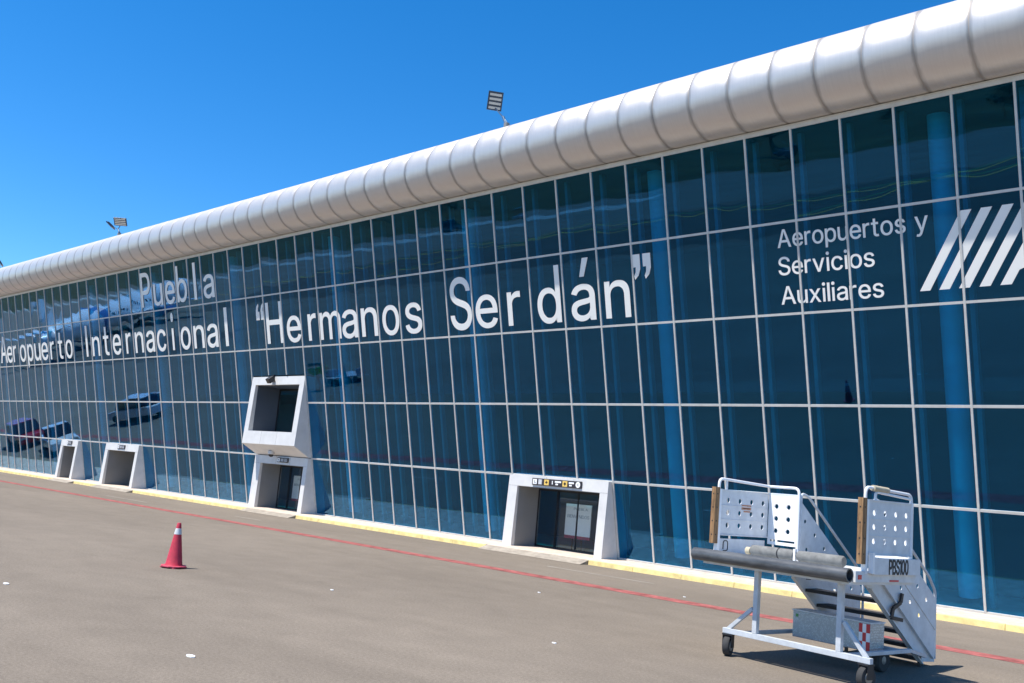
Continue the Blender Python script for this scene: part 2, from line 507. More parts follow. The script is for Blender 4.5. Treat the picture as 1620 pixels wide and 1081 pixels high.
# ---------------------------------------------------------------- terminal building
TAU = R(13.3)
ct, st = math.cos(TAU), math.sin(TAU)
def F(x, v, o=0.0):
    """point of the leaning glass wall: x along it, v up the slope, o outwards"""
    return (x, -v*st - o*ct, ZB + v*ct - o*st)
ROW = 2.3; PA, PB = 1.27343, 1.38059
def XK(k):
    s = 0.0
    if k >= 0:
        for i in range(k): s -= PB if (i % 12 in (8,9,10) and i < 40) else PA
    else:
        for i in range(k, 0): s += PB if (i % 12 in (8,9,10)) else PA
    return s
K0, K1 = -4, 64
XR, XL = XK(K0), XK(K1)
TOP = 5*ROW
bld = thing('terminal_building', 'long airport terminal with leaning blue glass wall under a fat white roof tube', 'building', (0, 0, 0))

# openings in the glass: (k range, rows)
def is_open(k, r):
    if r == 0 and (8 <= k < 11 or 20 <= k < 23 or 32 <= k < 35 or 38 <= k < 40): return True
    if r == 1 and 20 <= k < 23: return True
    return False
def pane(b, k, r):
    x1, x0 = XK(k)-.02, XK(k+1)+.02
    v0, v1 = r*ROW+.02, (r+1)*ROW-.02
    if r == 2 and 20 <= k < 23: v0 = 2.505*ROW
    rng = random.Random(k*31+r*7)
    sag = rng.gauss(0.0022, 0.0012); tx, ty = rng.gauss(0, 0.0022), rng.gauss(0, 0.0014)
    N = 6
    def o(i, j):
        u, w_ = 2*i/N-1, 2*j/N-1
        return -sag*(1-u*u)*(1-0.7*w_*w_) + tx*u*0.62 + ty*w_*1.1
    g = [[b.bm.verts.new(F(x0+(x1-x0)*i/N, v0+(v1-v0)*j/N, o(i, j))) for j in range(N+1)] for i in range(N+1)]
    h = [[b.bm.verts.new(F(x0+(x1-x0)*i/N, v0+(v1-v0)*j/N, -.012+o(i, j))) for j in (0, N)] for i in (0, N)]
    for i in range(N):
        for j in range(N):
            b._f([g[i][j], g[i+1][j], g[i+1][j+1], g[i][j+1]], True)
    b._f([h[0][0], h[0][1], h[1][1], h[1][0]])
    b._f([g[i][0] for i in range(N+1)]+[h[1][0], h[0][0]])
    b._f([g[i][N] for i in range(N+1)]+[h[1][1], h[0][1]])
    b._f([g[0][j] for j in range(N+1)]+[h[0][1], h[0][0]])
    b._f([g[N][j] for j in range(N+1)]+[h[1][1], h[1][0]])
order = sorted([(k, r) for k in range(K0, K1) for r in range(5) if not is_open(k, r)], key=lambda t: (abs(t[0]+1) > 1.5 and t[0] < -1, t[0]))
rest = MB(M['glass'])
for i, (k, r) in enumerate(order):
    if i < 99:
        b = MB(M['glass']); pane(b, k, r); b.build('glass_pane', bld)
    else:
        pane(rest, k, r)
tag(rest.build('glass_pane', bld), kind='stuff')

# transoms and mullions (front caps), slim posts inside
for r in range(6):
    v = r*ROW; hh = 0.03 if 0 < r < 5 else 0.05
    b = MB(M['mullion'])
    segs = [(XL, XR)]
    if r == 0: cuts = [(8,11),(20,23),(32,35),(38,40)]
    elif r in (1, 2): cuts = [(20,23)]
    else: cuts = []
    if cuts:
        segs = []; x = XR
        for a, c in cuts:
            segs.append((XK(a), x)); x = XK(c)
        segs.append((XL, x))
    for x0, x1 in segs:
        c = [F(x0,v-hh,-.03),F(x1,v-hh,-.03),F(x1,v-hh,.031),F(x0,v-hh,.031),F(x0,v+hh,-.03),F(x1,v+hh,-.03),F(x1,v+hh,.031),F(x0,v+hh,.031)]
        b.hexa(c)
    b.build('transom', bld)
for k in range(K0, K1+1):
    x = XK(k); h = 0.0245
    v0, v1 = 0.0, TOP
    if k in (9,10,33,34,39): v0 = ROW
    if k in (21,22): v0 = 2.5*ROW
    def cap(b, a, c, w0, o0, o1):
        b.hexa([F(x-w0,a,o0),F(x+w0,a,o0),F(x+w0,a,o1),F(x-w0,a,o1),F(x-w0,c,o0),F(x+w0,c,o0),F(x+w0,c,o1),F(x-w0,c,o1)])
    b = MB(M['mullion']); cap(b, v0+.03, v1-.05, h, -.05, .034); b.build('mullion', bld)
    b = MB(M['post_in'])
    b.hexa([F(x+dx,a,o) for a in (v0, v1-.1) for dx, o in ((-.05,-.62),(.05,-.62),(.05,-.45),(-.05,-.45))])
    b.build('inner_post', bld)

# round leaning columns behind the glass
ci = 0
x = 7.3
while x > XL+1:
    b = MB(M['column'])
    p0, p1 = F(x, 0, -1.15), F(x, TOP-.2, -1.15)
    b.tube([p0, p1], 0.25, 24)
    b.build('column', bld); x -= 8.0

# floor, walls, ceiling, roof
b = MB(M['floor_in']); b.box((XL, .62, 0.02), (XR, 12, ZB-.002)); b.build('interior_floor', bld)
b = MB(M['interior']); b.box((XL, 6.5, ZB), (XR, 6.8, 11.3)); b.build('interior_wall', bld)
b = MB(M['interior']); b.box((XL, 2.4, 5.4), (XR, 6.48, 5.75)); b.build('mezzanine_slab', bld)
b = MB(M['interior']); b.box((XL, -2.4, 11.35), (XR, 12, 11.5)); b.build('ceiling', bld)
b = MB(M['roof']); b.box((XL, -2.4, 12.25), (XR, 12, 12.45)); b.build('roof', bld)
b = MB(M['panel']); b.box((XL, 12.02, 0), (XR, 12.3, 12.6)); b.build('rear_wall', bld)
for xe, s in ((XR, 1), (XL, -1)):
    b = MB(M['panel'])
    b.prism([(0.05, 0), (-2.55, 11.3), (-2.4, 12.44), (12.0, 12.44), (12.0, 0)], xe+.04*s, xe+.3*s); b.build('end_wall', bld)

# roof tube: ring after ring of satin cladding over a dark core
TY, TZ, TR = -2.825, 12.313, 0.918
b = MB(M['core']); b.tube([(XL-.2, TY, TZ), (XR+.3, TY, TZ)], TR-.007, 64); b.build('roof_tube_core', bld)
x = 0.72+1.142*5
while x > XL-.3:
    x1, x0 = x-.006, x-1.142+.006
    b = MB(M['tube'])
    rng = random.Random(int(x*100)); dr = rng.gauss(0, .0012); ty_ = rng.gauss(0,.002)
    b.lathe([(TR-.03,x0),(TR-.007+dr,x0),(TR+dr,x0+.012),(TR+dr,x0+.3),(TR+dr-.001,(x0+x1)/2),(TR+dr,x1-.3),(TR+dr,x1-.012),(TR-.007+dr,x1),(TR-.03,x1)], (0, TY+ty_, TZ), 'x', 64)
    b.build('roof_cladding', bld); x -= 1.142
b = MB(M['mullion'])
b.hexa([F(xx, v, o) for v, (oa, ob_) in ((TOP+.052, (.04, -.25)), (TOP+.075, (.04, -.25))) for xx, o in ((XL, oa), (XR, oa), (XR, ob_), (XL, ob_))])
b.build('head_flashing', bld)

# ---- door portals
def yglass(z): return -(z-ZB)*math.tan(TAU)
def portal(xl, xr, xol, xor_, ztop, zo, yf0, yf1, depth, panes, z0=0.10):
    """white frame: front plane from (yf0 at z0) to (yf1 at ztop)"""
    yf = lambda z: yf0 + (yf1-yf0)*(z-z0)/(ztop-z0)
    b = MB(M['panel'])
    for xa, xb in ((xl, xol), (xor_, xr)):
        b.prism([(yf(z0), z0), (yf(ztop), ztop), (depth, ztop), (depth, z0)], xa, xb)
    b.prism([(yf(zo), zo), (yf(ztop), ztop), (depth, ztop), (depth, zo)], xol, xor_)
    # hairline joints between the cladding sheets
    b.mat(M['seam'])
    for xa, xb in ((xl+.004, xol-.004), (xor_+.004, xr-.004)):
        z = zo-.004; b.box((xa, yf(z)-.0025, z), (xb, yf(z)+.01, z+.006))
    for xx in (xol+(xor_-xol)*.36, xol+(xor_-xol)*.69):
        b.hexa([(xx,yf(zo)-.0025,zo+.002),(xx+.006,yf(zo)-.0025,zo+.002),(xx+.006,yf(zo)+.01,zo+.002),(xx,yf(zo)+.01,zo+.002),(xx,yf(ztop)-.0025,ztop-.004),(xx+.006,yf(ztop)-.0025,ztop-.004),(xx+.006,yf(ztop)+.01,ztop-.004),(xx,yf(ztop)+.01,ztop-.004)])
    o = b.build('door_portal', bld)
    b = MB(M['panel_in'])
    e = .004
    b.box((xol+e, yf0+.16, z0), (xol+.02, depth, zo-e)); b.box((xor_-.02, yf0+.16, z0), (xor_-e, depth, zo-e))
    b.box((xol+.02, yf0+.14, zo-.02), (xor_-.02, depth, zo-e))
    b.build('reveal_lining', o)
    n = panes; wd = (xor_-xol-.05)/n
    for i in range(n):
        a = xol+.025+i*wd; c = a+wd-.006
        yo = depth-.05-(.04 if i in (0, n-1) else 0)
        d = MB(M['dark'])
        fr = .016
        d.box((a, yo-.02, z0+.02), (a+fr, yo+.02, zo-.03)); d.box((c-fr, yo-.02, z0+.02), (c, yo+.02, zo-.03))
        d.box((a+fr, yo-.02, z0+.02), (c-fr, yo+.02, z0+.09)); d.box((a+fr, yo-.02, zo-.09), (c-fr, yo+.02, zo-.03))
        dd = d.build('sliding_door', o)
        g = MB(M['doorglass']); g.box((a+fr, yo-.004, z0+.09), (c-fr, yo+.004, zo-.09)); g.build('door_glass', dd)
    return o
portal(-14.29, -10.225, -13.90, -10.52, 2.36, 2.02, -.80, -.705, .40, 4)
portal(XK(35)+.035, XK(32)-.035, XK(35)+.40, XK(32)-.33, 2.36, 2.00, -.80, -.705, 1.0, 4)
portal(XK(40)+.035, XK(38)-.035, XK(40)+.36, XK(38)-.33, 2.36, 2.00, -.80, -.705, 1.0, 2)
portal(-29.895, -25.825, -29.40, -26.10, 2.36, 2.02, -.76, -.70, .40, 4)
# the box above the second portal
b = MB(M['panel'])
zb0, zb1 = 2.80, 5.69
fy = lambda z: -1.44 + (1.305-1.44)*-1*(z-zb0)/(zb1-zb0)
back = -.02
def side(xa, xb):
    b.prism([(fy(zb0), zb0), (fy(zb1), zb1), (back, zb1), (back, 2.385), (-.67, 2.385)], xa, xb)
side(-29.895, -29.56); side(-26.16, -25.825)
b.prism([(fy(5.34), 5.34), (fy(zb1), zb1), (back, zb1), (back, 5.34)], -29.56, -26.16)
b.prism([(fy(zb0), zb0), (fy(3.35), 3.35), (back, 3.35), (back, 2.385), (-.67, 2.385)], -29.56, -26.16)
b.mat(M['seam'])
for xx in (-28.45, -27.25):
    b.hexa([(xx,fy(zb0)-.0025,zb0+.004),(xx+.007,fy(zb0)-.0025,zb0+.004),(xx+.007,fy(zb0)+.01,zb0+.004),(xx,fy(zb0)+.01,zb0+.004),(xx,fy(3.345)-.0025,3.345),(xx+.007,fy(3.345)-.0025,3.345),(xx+.007,fy(3.345)+.01,3.345),(xx,fy(3.345)+.01,3.345)])
box = b.build('boarding_box', bld)
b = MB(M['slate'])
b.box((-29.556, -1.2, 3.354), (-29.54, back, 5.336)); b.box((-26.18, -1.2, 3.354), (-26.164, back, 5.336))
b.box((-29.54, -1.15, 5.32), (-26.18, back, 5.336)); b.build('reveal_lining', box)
for a, c in ((-29.53, -27.88), (-27.86, -26.19)):
    d = MB(M['dark']); f_ = .035
    d.box((a, -.12, 3.36), (a+f_, -.08, 5.31)); d.box((c-f_, -.12, 3.36), (c, -.08, 5.31))
    d.box((a+f_, -.12, 3.36), (c-f_, -.08, 3.43)); d.box((a+f_, -.12, 5.22), (c-f_, -.08, 5.31))
    dd = d.build('boarding_door', box)
    g = MB(M['doorglass']); g.box((a+f_, -.104, 3.43), (c-f_, -.096, 5.22)); g.build('door_glass', dd)

# ---------------------------------------------------------------- lettering on the glass
# letter outlines
G = {'A': [[[16,0],[85,0],[135,142],[344,142],[395,0],[463,0],[276,509],[201,509]],[[191,302],[213,371],[239,456],[264,372],[287,302],[324,199],[155,199]]],
'H': [[[60,0],[125,0],[125,232],[392,232],[392,0],[457,0],[457,509],[392,509],[392,289],[125,289],[125,509],[60,509]]],
'S': [[[76,45],[91,31],[108,19],[128,9],[149,1],[172,-4],[197,-8],[224,-9],[252,-8],[278,-4],[302,2],[323,11],[343,21],[360,34],[374,48],[386,64],[396,81],[403,99],[407,118],[408,139],[407,155],[405,171],[401,185],[395,198],[379,220],[359,238],[336,252],[312,264],[264,279],[212,293],[169,308],[158,313],[148,319],[139,326],[131,334],[124,342],[119,352],[116,363],[115,376],[116,387],[118,398],[123,409],[129,418],[136,427],[145,435],[156,442],[167,448],[194,456],[209,458],[225,459],[247,457],[267,453],[286,447],[302,437],[316,426],[326,412],[334,396],[337,378],[401,378],[399,397],[394,415],[387,433],[377,449],[365,463],[351,476],[334,488],[316,498],[296,505],[275,511],[252,514],[227,516],[203,514],[180,511],[158,506],[138,498],[119,488],[102,476],[87,463],[75,448],[65,431],[58,413],[53,393],[52,372],[54,348],[60,326],[71,307],[86,289],[105,274],[128,260],[154,249],[184,239],[245,222],[296,205],[307,199],[316,193],[325,186],[332,179],[338,171],[342,161],[345,151],[346,139],[345,126],[341,114],[336,102],[329,92],[321,82],[311,74],[299,66],[286,60],[272,55],[257,52],[241,50],[224,49],[209,50],[194,52],[180,55],[166,59],[154,64],[142,71],[132,79],[123,88],[116,98],[110,110],[104,137],[38,137],[41,115],[46,96],[54,77],[64,60]]],
'P': [[[60,0],[125,0],[125,186],[235,186],[263,187],[289,191],[312,198],[332,207],[350,219],[366,233],[379,248],[390,265],[398,284],[404,304],[407,325],[409,348],[407,370],[404,391],[398,411],[390,430],[379,447],[366,462],[350,476],[332,487],[312,497],[289,503],[263,507],[235,509],[60,509]],[[252,243],[233,242],[125,242],[125,452],[232,452],[251,451],[268,449],[284,444],[297,439],[308,431],[318,423],[326,413],[333,402],[338,389],[342,376],[344,362],[344,333],[342,319],[338,306],[333,294],[327,282],[318,272],[308,264],[297,256],[284,250],[269,246]]],
'a': [[[48,45],[57,32],[68,22],[80,12],[94,5],[110,-1],[126,-5],[142,-8],[160,-9],[176,-8],[190,-6],[203,-3],[215,1],[226,6],[236,12],[244,18],[252,25],[272,52],[277,52],[277,0],[337,0],[337,251],[336,272],[333,290],[329,306],[315,333],[306,343],[296,353],[275,367],[263,372],[251,376],[239,379],[194,384],[179,384],[163,382],[148,379],[133,375],[118,370],[104,364],[79,346],[67,335],[57,322],[48,308],[41,291],[100,274],[103,281],[107,288],[118,301],[124,307],[132,313],[140,318],[159,326],[171,329],[196,331],[220,329],[230,326],[240,322],[248,317],[256,311],[262,304],[267,297],[271,288],[275,268],[276,255],[275,248],[273,243],[270,238],[259,232],[244,228],[178,220],[125,211],[100,203],[89,199],[67,187],[58,179],[50,171],[43,161],[38,150],[34,138],[31,123],[30,108],[31,90],[35,73],[40,58]],[[102,72],[94,87],[92,95],[92,105],[93,115],[95,124],[98,132],[103,139],[110,145],[125,155],[134,159],[175,168],[200,171],[231,176],[259,182],[276,190],[276,138],[275,126],[269,104],[257,83],[248,74],[239,66],[228,59],[216,53],[202,49],[187,46],[170,45],[149,47],[139,49],[130,52],[121,56],[107,66]]],
'b': [[[53,0],[112,0],[112,59],[118,59],[138,31],[145,24],[153,17],[162,10],[172,4],[184,-1],[198,-5],[213,-7],[229,-8],[252,-7],[274,-2],[294,5],[313,16],[330,29],[346,45],[359,64],[370,84],[379,108],[385,133],[389,160],[390,189],[389,218],[385,245],[379,270],[370,293],[359,313],[345,332],[330,347],[313,361],[294,371],[274,378],[252,383],[229,384],[212,384],[183,378],[171,373],[161,367],[152,360],[144,353],[137,346],[118,319],[114,319],[114,509],[53,509]],[[113,169],[113,210],[116,229],[120,247],[125,263],[132,278],[140,291],[150,302],[161,312],[174,320],[188,325],[203,329],[220,330],[237,329],[253,325],[267,319],[280,311],[291,301],[301,290],[309,276],[316,261],[321,245],[325,227],[327,209],[328,189],[327,170],[325,151],[321,133],[316,117],[309,101],[301,88],[291,76],[279,66],[267,57],[253,51],[237,48],[220,47],[204,48],[188,51],[174,57],[162,65],[150,75],[140,86],[132,100],[125,115],[120,132],[116,150]]],
'c': [[[40,133],[46,108],[56,85],[68,64],[82,46],[98,30],[117,16],[137,6],[159,-2],[182,-7],[207,-8],[221,-8],[248,-4],[261,-1],[285,9],[306,21],[316,29],[325,37],[334,46],[348,67],[354,78],[359,90],[363,102],[304,117],[292,89],[271,66],[243,52],[207,46],[189,48],[173,51],[158,57],[145,66],[134,76],[124,89],[115,102],[108,117],[103,134],[99,151],[97,169],[96,187],[97,206],[99,224],[103,242],[108,258],[115,274],[124,287],[134,300],[145,310],[158,319],[173,325],[189,329],[207,330],[242,325],[270,311],[290,289],[303,262],[362,277],[358,289],[353,301],[347,312],[340,322],[332,332],[324,341],[315,349],[305,356],[284,368],[272,373],[260,377],[234,383],[221,384],[207,384],[182,383],[159,378],[137,371],[117,360],[98,346],[82,330],[68,312],[56,291],[46,268],[40,243],[36,216],[34,187],[36,159]]],
'd': [[[46,108],[55,84],[66,64],[79,45],[94,29],[111,16],[130,5],[151,-2],[172,-7],[195,-8],[212,-7],[227,-5],[241,-1],[252,4],[263,10],[272,17],[280,24],[287,31],[307,59],[313,59],[313,0],[372,0],[372,509],[311,509],[311,319],[306,319],[287,346],[280,353],[272,360],[263,367],[253,373],[241,378],[213,384],[196,384],[173,383],[151,378],[131,371],[112,361],[95,347],[79,332],[66,313],[55,293],[46,270],[39,245],[35,218],[34,189],[35,160],[39,133]],[[103,133],[99,151],[97,170],[96,189],[97,209],[99,227],[103,245],[108,261],[115,276],[124,290],[133,301],[145,311],[157,319],[172,325],[187,329],[205,330],[221,329],[237,325],[251,320],[263,312],[275,302],[284,291],[293,278],[300,263],[305,247],[309,229],[311,210],[312,189],[311,169],[309,150],[305,132],[299,115],[293,100],[284,86],[274,75],[263,65],[250,57],[236,51],[221,48],[205,47],[188,48],[172,51],[158,57],[145,66],[134,76],[124,88],[115,101]]],
'e': [[[35,159],[40,132],[46,108],[56,85],[68,64],[82,46],[98,30],[117,16],[138,6],[161,-2],[185,-7],[212,-8],[231,-7],[249,-5],[266,-1],[283,4],[298,11],[311,19],[324,29],[335,39],[345,51],[353,63],[360,77],[365,91],[306,105],[302,96],[292,80],[278,66],[263,56],[244,50],[234,48],[212,46],[195,47],[179,50],[165,55],[151,61],[139,70],[128,80],[118,92],[110,106],[104,122],[100,139],[97,157],[96,169],[371,169],[371,194],[370,219],[368,242],[363,263],[357,282],[350,299],[341,315],[331,329],[319,341],[307,351],[294,361],[280,368],[266,374],[251,379],[236,382],[221,384],[205,384],[180,383],[157,378],[135,370],[115,359],[97,346],[81,329],[67,311],[55,290],[46,267],[39,242],[35,215],[34,187]],[[99,241],[103,256],[109,270],[116,282],[125,294],[135,304],[146,313],[159,321],[173,326],[189,329],[205,330],[222,329],[237,326],[250,321],[263,314],[273,305],[283,294],[291,282],[298,269],[303,254],[307,237],[309,221],[97,221]]],
'i': [[[41,483],[42,475],[44,468],[48,461],[60,449],[67,446],[75,444],[84,443],[92,444],[100,446],[107,449],[114,455],[119,461],[123,468],[126,475],[126,491],[123,499],[119,506],[114,512],[107,517],[100,521],[92,523],[84,524],[75,523],[67,521],[60,517],[54,512],[48,506],[44,499],[42,491]],[[53,379],[53,0],[114,0],[114,379]]],
'm': [[[114,0],[114,253],[117,266],[121,278],[126,289],[132,299],[140,307],[148,314],[158,320],[168,325],[178,328],[188,330],[199,330],[215,329],[229,326],[242,320],[253,311],[262,301],[269,288],[273,275],[274,260],[274,0],[335,0],[335,247],[336,259],[338,270],[341,280],[345,290],[351,299],[358,307],[365,314],[374,320],[395,328],[406,330],[419,330],[433,329],[447,326],[460,321],[473,313],[483,302],[490,289],[494,273],[496,254],[496,0],[557,0],[557,255],[556,276],[553,296],[548,313],[541,328],[532,342],[522,354],[510,364],[497,372],[483,378],[468,383],[453,385],[437,386],[422,385],[407,383],[394,380],[381,375],[368,369],[357,361],[347,353],[337,343],[329,332],[322,321],[317,309],[316,314],[309,331],[299,347],[287,361],[273,372],[257,380],[239,385],[219,386],[207,386],[195,384],[172,376],[161,370],[151,363],[141,355],[132,346],[118,323],[112,310],[112,379],[53,379],[53,0]]],
'n': [[[114,0],[114,243],[117,257],[121,271],[126,283],[133,293],[141,303],[150,311],[161,317],[172,322],[184,326],[197,328],[210,329],[229,328],[246,323],[260,315],[273,304],[283,291],[290,275],[295,256],[296,235],[296,0],[357,0],[357,240],[356,264],[353,285],[348,304],[341,321],[332,336],[321,349],[309,360],[295,369],[280,376],[264,380],[246,383],[227,384],[207,383],[187,379],[169,372],[152,362],[137,349],[124,332],[112,312],[112,379],[53,379],[53,0]]],
'o': [[[46,108],[56,85],[68,64],[82,46],[98,30],[117,16],[137,6],[159,-2],[182,-7],[207,-8],[233,-7],[256,-2],[278,6],[299,16],[317,30],[333,46],[347,64],[359,85],[369,108],[376,133],[380,159],[381,187],[380,216],[376,243],[369,268],[359,291],[347,312],[333,330],[317,346],[299,360],[278,371],[256,378],[233,383],[207,384],[182,383],[159,378],[137,371],[117,360],[98,346],[82,330],[68,312],[56,291],[46,268],[40,243],[36,216],[34,187],[36,159],[40,133]],[[108,117],[103,134],[99,151],[97,169],[96,187],[97,206],[99,224],[103,242],[108,258],[115,274],[124,287],[134,300],[145,310],[158,319],[173,325],[189,329],[207,330],[226,329],[242,325],[257,319],[270,310],[282,300],[292,287],[300,274],[307,258],[312,242],[316,224],[318,206],[319,187],[318,169],[316,151],[312,134],[307,117],[300,102],[292,89],[282,76],[270,66],[257,57],[242,51],[226,48],[207,46],[189,48],[173,51],[158,57],[145,66],[134,76],[124,89],[115,102]]],
'p': [[[53,379],[53,-143],[114,-143],[114,59],[118,59],[138,31],[145,24],[153,17],[162,10],[173,4],[184,-1],[198,-5],[213,-7],[229,-8],[252,-7],[274,-2],[294,5],[313,16],[330,29],[346,45],[359,64],[370,84],[379,108],[385,133],[389,160],[390,189],[389,218],[385,245],[379,270],[370,293],[359,313],[345,332],[330,347],[313,361],[294,371],[274,378],[252,383],[229,384],[212,384],[183,378],[171,373],[161,367],[152,360],[144,353],[137,346],[118,319],[112,319],[112,379]],[[113,169],[113,210],[116,229],[120,247],[125,263],[132,278],[140,291],[150,302],[161,312],[174,320],[188,325],[203,329],[220,330],[237,329],[253,325],[267,319],[280,311],[291,301],[301,290],[309,276],[316,261],[321,245],[325,227],[327,209],[328,189],[327,170],[325,151],[321,133],[316,117],[309,101],[301,88],[291,76],[279,66],[267,57],[253,51],[237,48],[220,47],[204,48],[188,51],[174,57],[162,65],[150,75],[140,86],[132,100],[125,115],[120,132],[116,150]]],
'r': [[[114,0],[114,250],[117,262],[121,273],[126,284],[132,293],[140,301],[149,309],[159,315],[182,323],[194,325],[207,326],[230,324],[243,322],[243,384],[229,384],[213,385],[196,384],[181,380],[166,375],[152,367],[140,358],[130,347],[122,335],[115,321],[112,379],[53,379],[53,0]]],
's': [[[53,50],[62,38],[72,27],[84,18],[98,10],[112,3],[128,-2],[145,-5],[163,-7],[182,-8],[203,-7],[223,-5],[242,0],[260,6],[276,15],[290,24],[302,35],[312,47],[321,61],[326,75],[330,90],[331,107],[330,125],[325,142],[317,158],[306,171],[292,183],[275,194],[254,202],[229,209],[157,227],[144,232],[133,237],[124,243],[117,250],[112,258],[110,267],[109,277],[110,289],[114,299],[121,308],[131,317],[143,324],[156,329],[171,332],[187,333],[205,331],[219,328],[232,323],[243,316],[251,307],[258,298],[264,288],[268,277],[324,290],[314,316],[307,328],[299,339],[290,349],[279,358],[267,366],[254,372],[239,378],[206,384],[167,384],[149,381],[131,377],[100,363],[87,354],[75,343],[65,332],[57,319],[51,305],[48,290],[47,274],[48,255],[53,237],[61,222],[72,208],[87,196],[104,186],[125,177],[149,170],[212,155],[237,147],[246,142],[254,136],[260,129],[265,121],[267,112],[268,103],[267,91],[262,81],[255,71],[244,62],[232,55],[217,50],[200,46],[181,45],[165,46],[150,49],[136,54],[124,60],[114,69],[105,79],[99,92],[94,107],[36,94],[40,78],[45,63]]],
't': [[[67,71],[72,52],[80,35],[92,21],[107,10],[125,2],[145,-3],[168,-4],[192,-3],[213,2],[202,54],[185,51],[170,50],[159,51],[150,53],[142,56],[136,61],[128,76],[126,98],[126,327],[204,327],[204,379],[126,379],[126,471],[65,471],[65,379],[6,379],[6,327],[65,327],[65,93]]],
'u': [[[53,379],[53,139],[54,116],[57,95],[62,76],[69,59],[78,44],[89,31],[101,20],[115,11],[130,4],[146,-1],[164,-4],[182,-5],[203,-4],[222,0],[240,7],[257,17],[272,30],[286,47],[298,70],[298,0],[357,0],[357,379],[296,379],[296,153],[295,137],[293,122],[289,109],[283,97],[276,86],[268,77],[259,69],[249,62],[238,57],[226,53],[213,51],[200,50],[181,52],[164,56],[150,64],[137,75],[127,89],[119,105],[115,123],[114,144],[114,379]]],
'v': [[[187,87],[165,155],[84,379],[17,379],[163,0],[226,0],[371,379],[305,379],[224,155],[203,87],[195,59]]],
'x': [[[21,0],[91,0],[148,85],[189,155],[231,85],[287,0],[358,0],[224,192],[352,379],[282,379],[233,306],[191,233],[147,306],[100,379],[29,379],[155,195]]],
'y': [[[71,-87],[61,-86],[47,-139],[65,-143],[91,-145],[104,-145],[117,-143],[128,-140],[139,-136],[150,-130],[159,-124],[168,-116],[177,-107],[184,-97],[198,-72],[204,-58],[371,379],[305,379],[224,155],[202,87],[195,60],[187,87],[165,155],[84,379],[17,379],[163,-1],[151,-36],[146,-48],[136,-67],[130,-74],[124,-80],[118,-84],[111,-87],[104,-89],[96,-90],[88,-90],[80,-89]]],
'á': [[[48,45],[57,32],[68,22],[80,12],[94,5],[110,-1],[126,-5],[142,-8],[160,-9],[176,-8],[190,-6],[203,-3],[215,1],[226,6],[236,12],[244,18],[252,25],[272,52],[277,52],[277,0],[337,0],[337,251],[336,272],[333,290],[329,306],[315,333],[306,343],[296,353],[275,367],[263,372],[251,376],[239,379],[194,384],[179,384],[163,382],[148,379],[133,375],[118,370],[104,364],[79,346],[67,335],[57,322],[48,308],[41,291],[100,274],[103,281],[107,288],[118,301],[124,307],[132,313],[140,318],[159,326],[171,329],[196,331],[220,329],[230,326],[240,322],[248,317],[256,311],[262,304],[267,297],[271,288],[275,268],[276,255],[275,248],[273,243],[270,238],[259,232],[244,228],[178,220],[125,211],[100,203],[89,199],[67,187],[58,179],[50,171],[43,161],[38,150],[34,138],[31,123],[30,108],[31,90],[35,73],[40,58]],[[102,72],[94,87],[92,95],[92,105],[93,115],[95,124],[98,132],[103,139],[110,145],[125,155],[134,159],[175,168],[200,171],[231,176],[259,182],[276,190],[276,138],[275,126],[269,104],[257,83],[248,74],[239,66],[228,59],[216,53],[202,49],[187,46],[170,45],[149,47],[139,49],[130,52],[121,56],[107,66]],[[212,429],[278,529],[210,529],[162,429]]],
'B': [[[125,57],[125,231],[248,231],[264,230],[279,228],[293,224],[306,218],[317,211],[327,203],[335,194],[342,184],[348,173],[352,161],[355,149],[355,137],[354,120],[349,105],[341,92],[330,80],[315,70],[296,63],[272,58],[245,57]],[[60,509],[60,0],[247,0],[275,1],[301,4],[324,10],[344,18],[362,28],[377,39],[390,52],[400,67],[408,83],[413,100],[417,117],[418,136],[417,155],[414,173],[409,189],[402,203],[394,216],[385,227],[374,237],[363,245],[351,252],[339,257],[327,261],[315,262],[315,267],[326,270],[347,280],[356,286],[365,293],[373,301],[387,320],[392,331],[395,344],[397,358],[398,374],[397,392],[394,410],[388,426],[381,442],[371,456],[359,469],[345,481],[329,491],[310,499],[289,504],[266,508],[241,509]],[[125,285],[125,452],[240,452],[263,450],[283,446],[299,439],[313,429],[323,417],[330,403],[334,388],[336,372],[335,359],[333,348],[329,337],[323,326],[316,317],[308,309],[299,302],[288,296],[277,291],[265,288],[252,286],[238,285]]],
'U': [[[62,148],[66,124],[74,101],[85,80],[98,60],[114,43],[133,28],[154,15],[177,5],[203,-2],[230,-7],[259,-8],[288,-7],[315,-2],[340,5],[363,15],[384,28],[403,43],[419,60],[433,80],[443,101],[451,124],[456,148],[457,173],[457,509],[393,509],[393,178],[392,160],[389,144],[384,128],[377,113],[368,99],[357,87],[345,77],[331,68],[315,61],[298,56],[279,53],[259,52],[239,53],[220,56],[203,61],[187,68],[173,77],[160,87],[150,99],[141,113],[133,128],[128,144],[125,160],[124,178],[124,509],[60,509],[60,173]]],
'E': [[[125,57],[125,229],[355,229],[355,286],[125,286],[125,452],[372,452],[372,509],[60,509],[60,0],[375,0],[375,57]]],
'L': [[[60,509],[60,0],[361,0],[361,57],[125,57],[125,509]]],
'N': [[[122,384],[120,431],[148,381],[177,331],[202,290],[387,0],[463,0],[463,509],[399,509],[399,157],[401,108],[403,76],[388,107],[363,151],[136,509],[60,509],[60,0],[125,0],[125,291]]],
'V': [[[84,509],[16,509],[204,0],[278,0],[463,509],[395,509],[290,206],[267,138],[241,52],[215,137],[192,206]]],
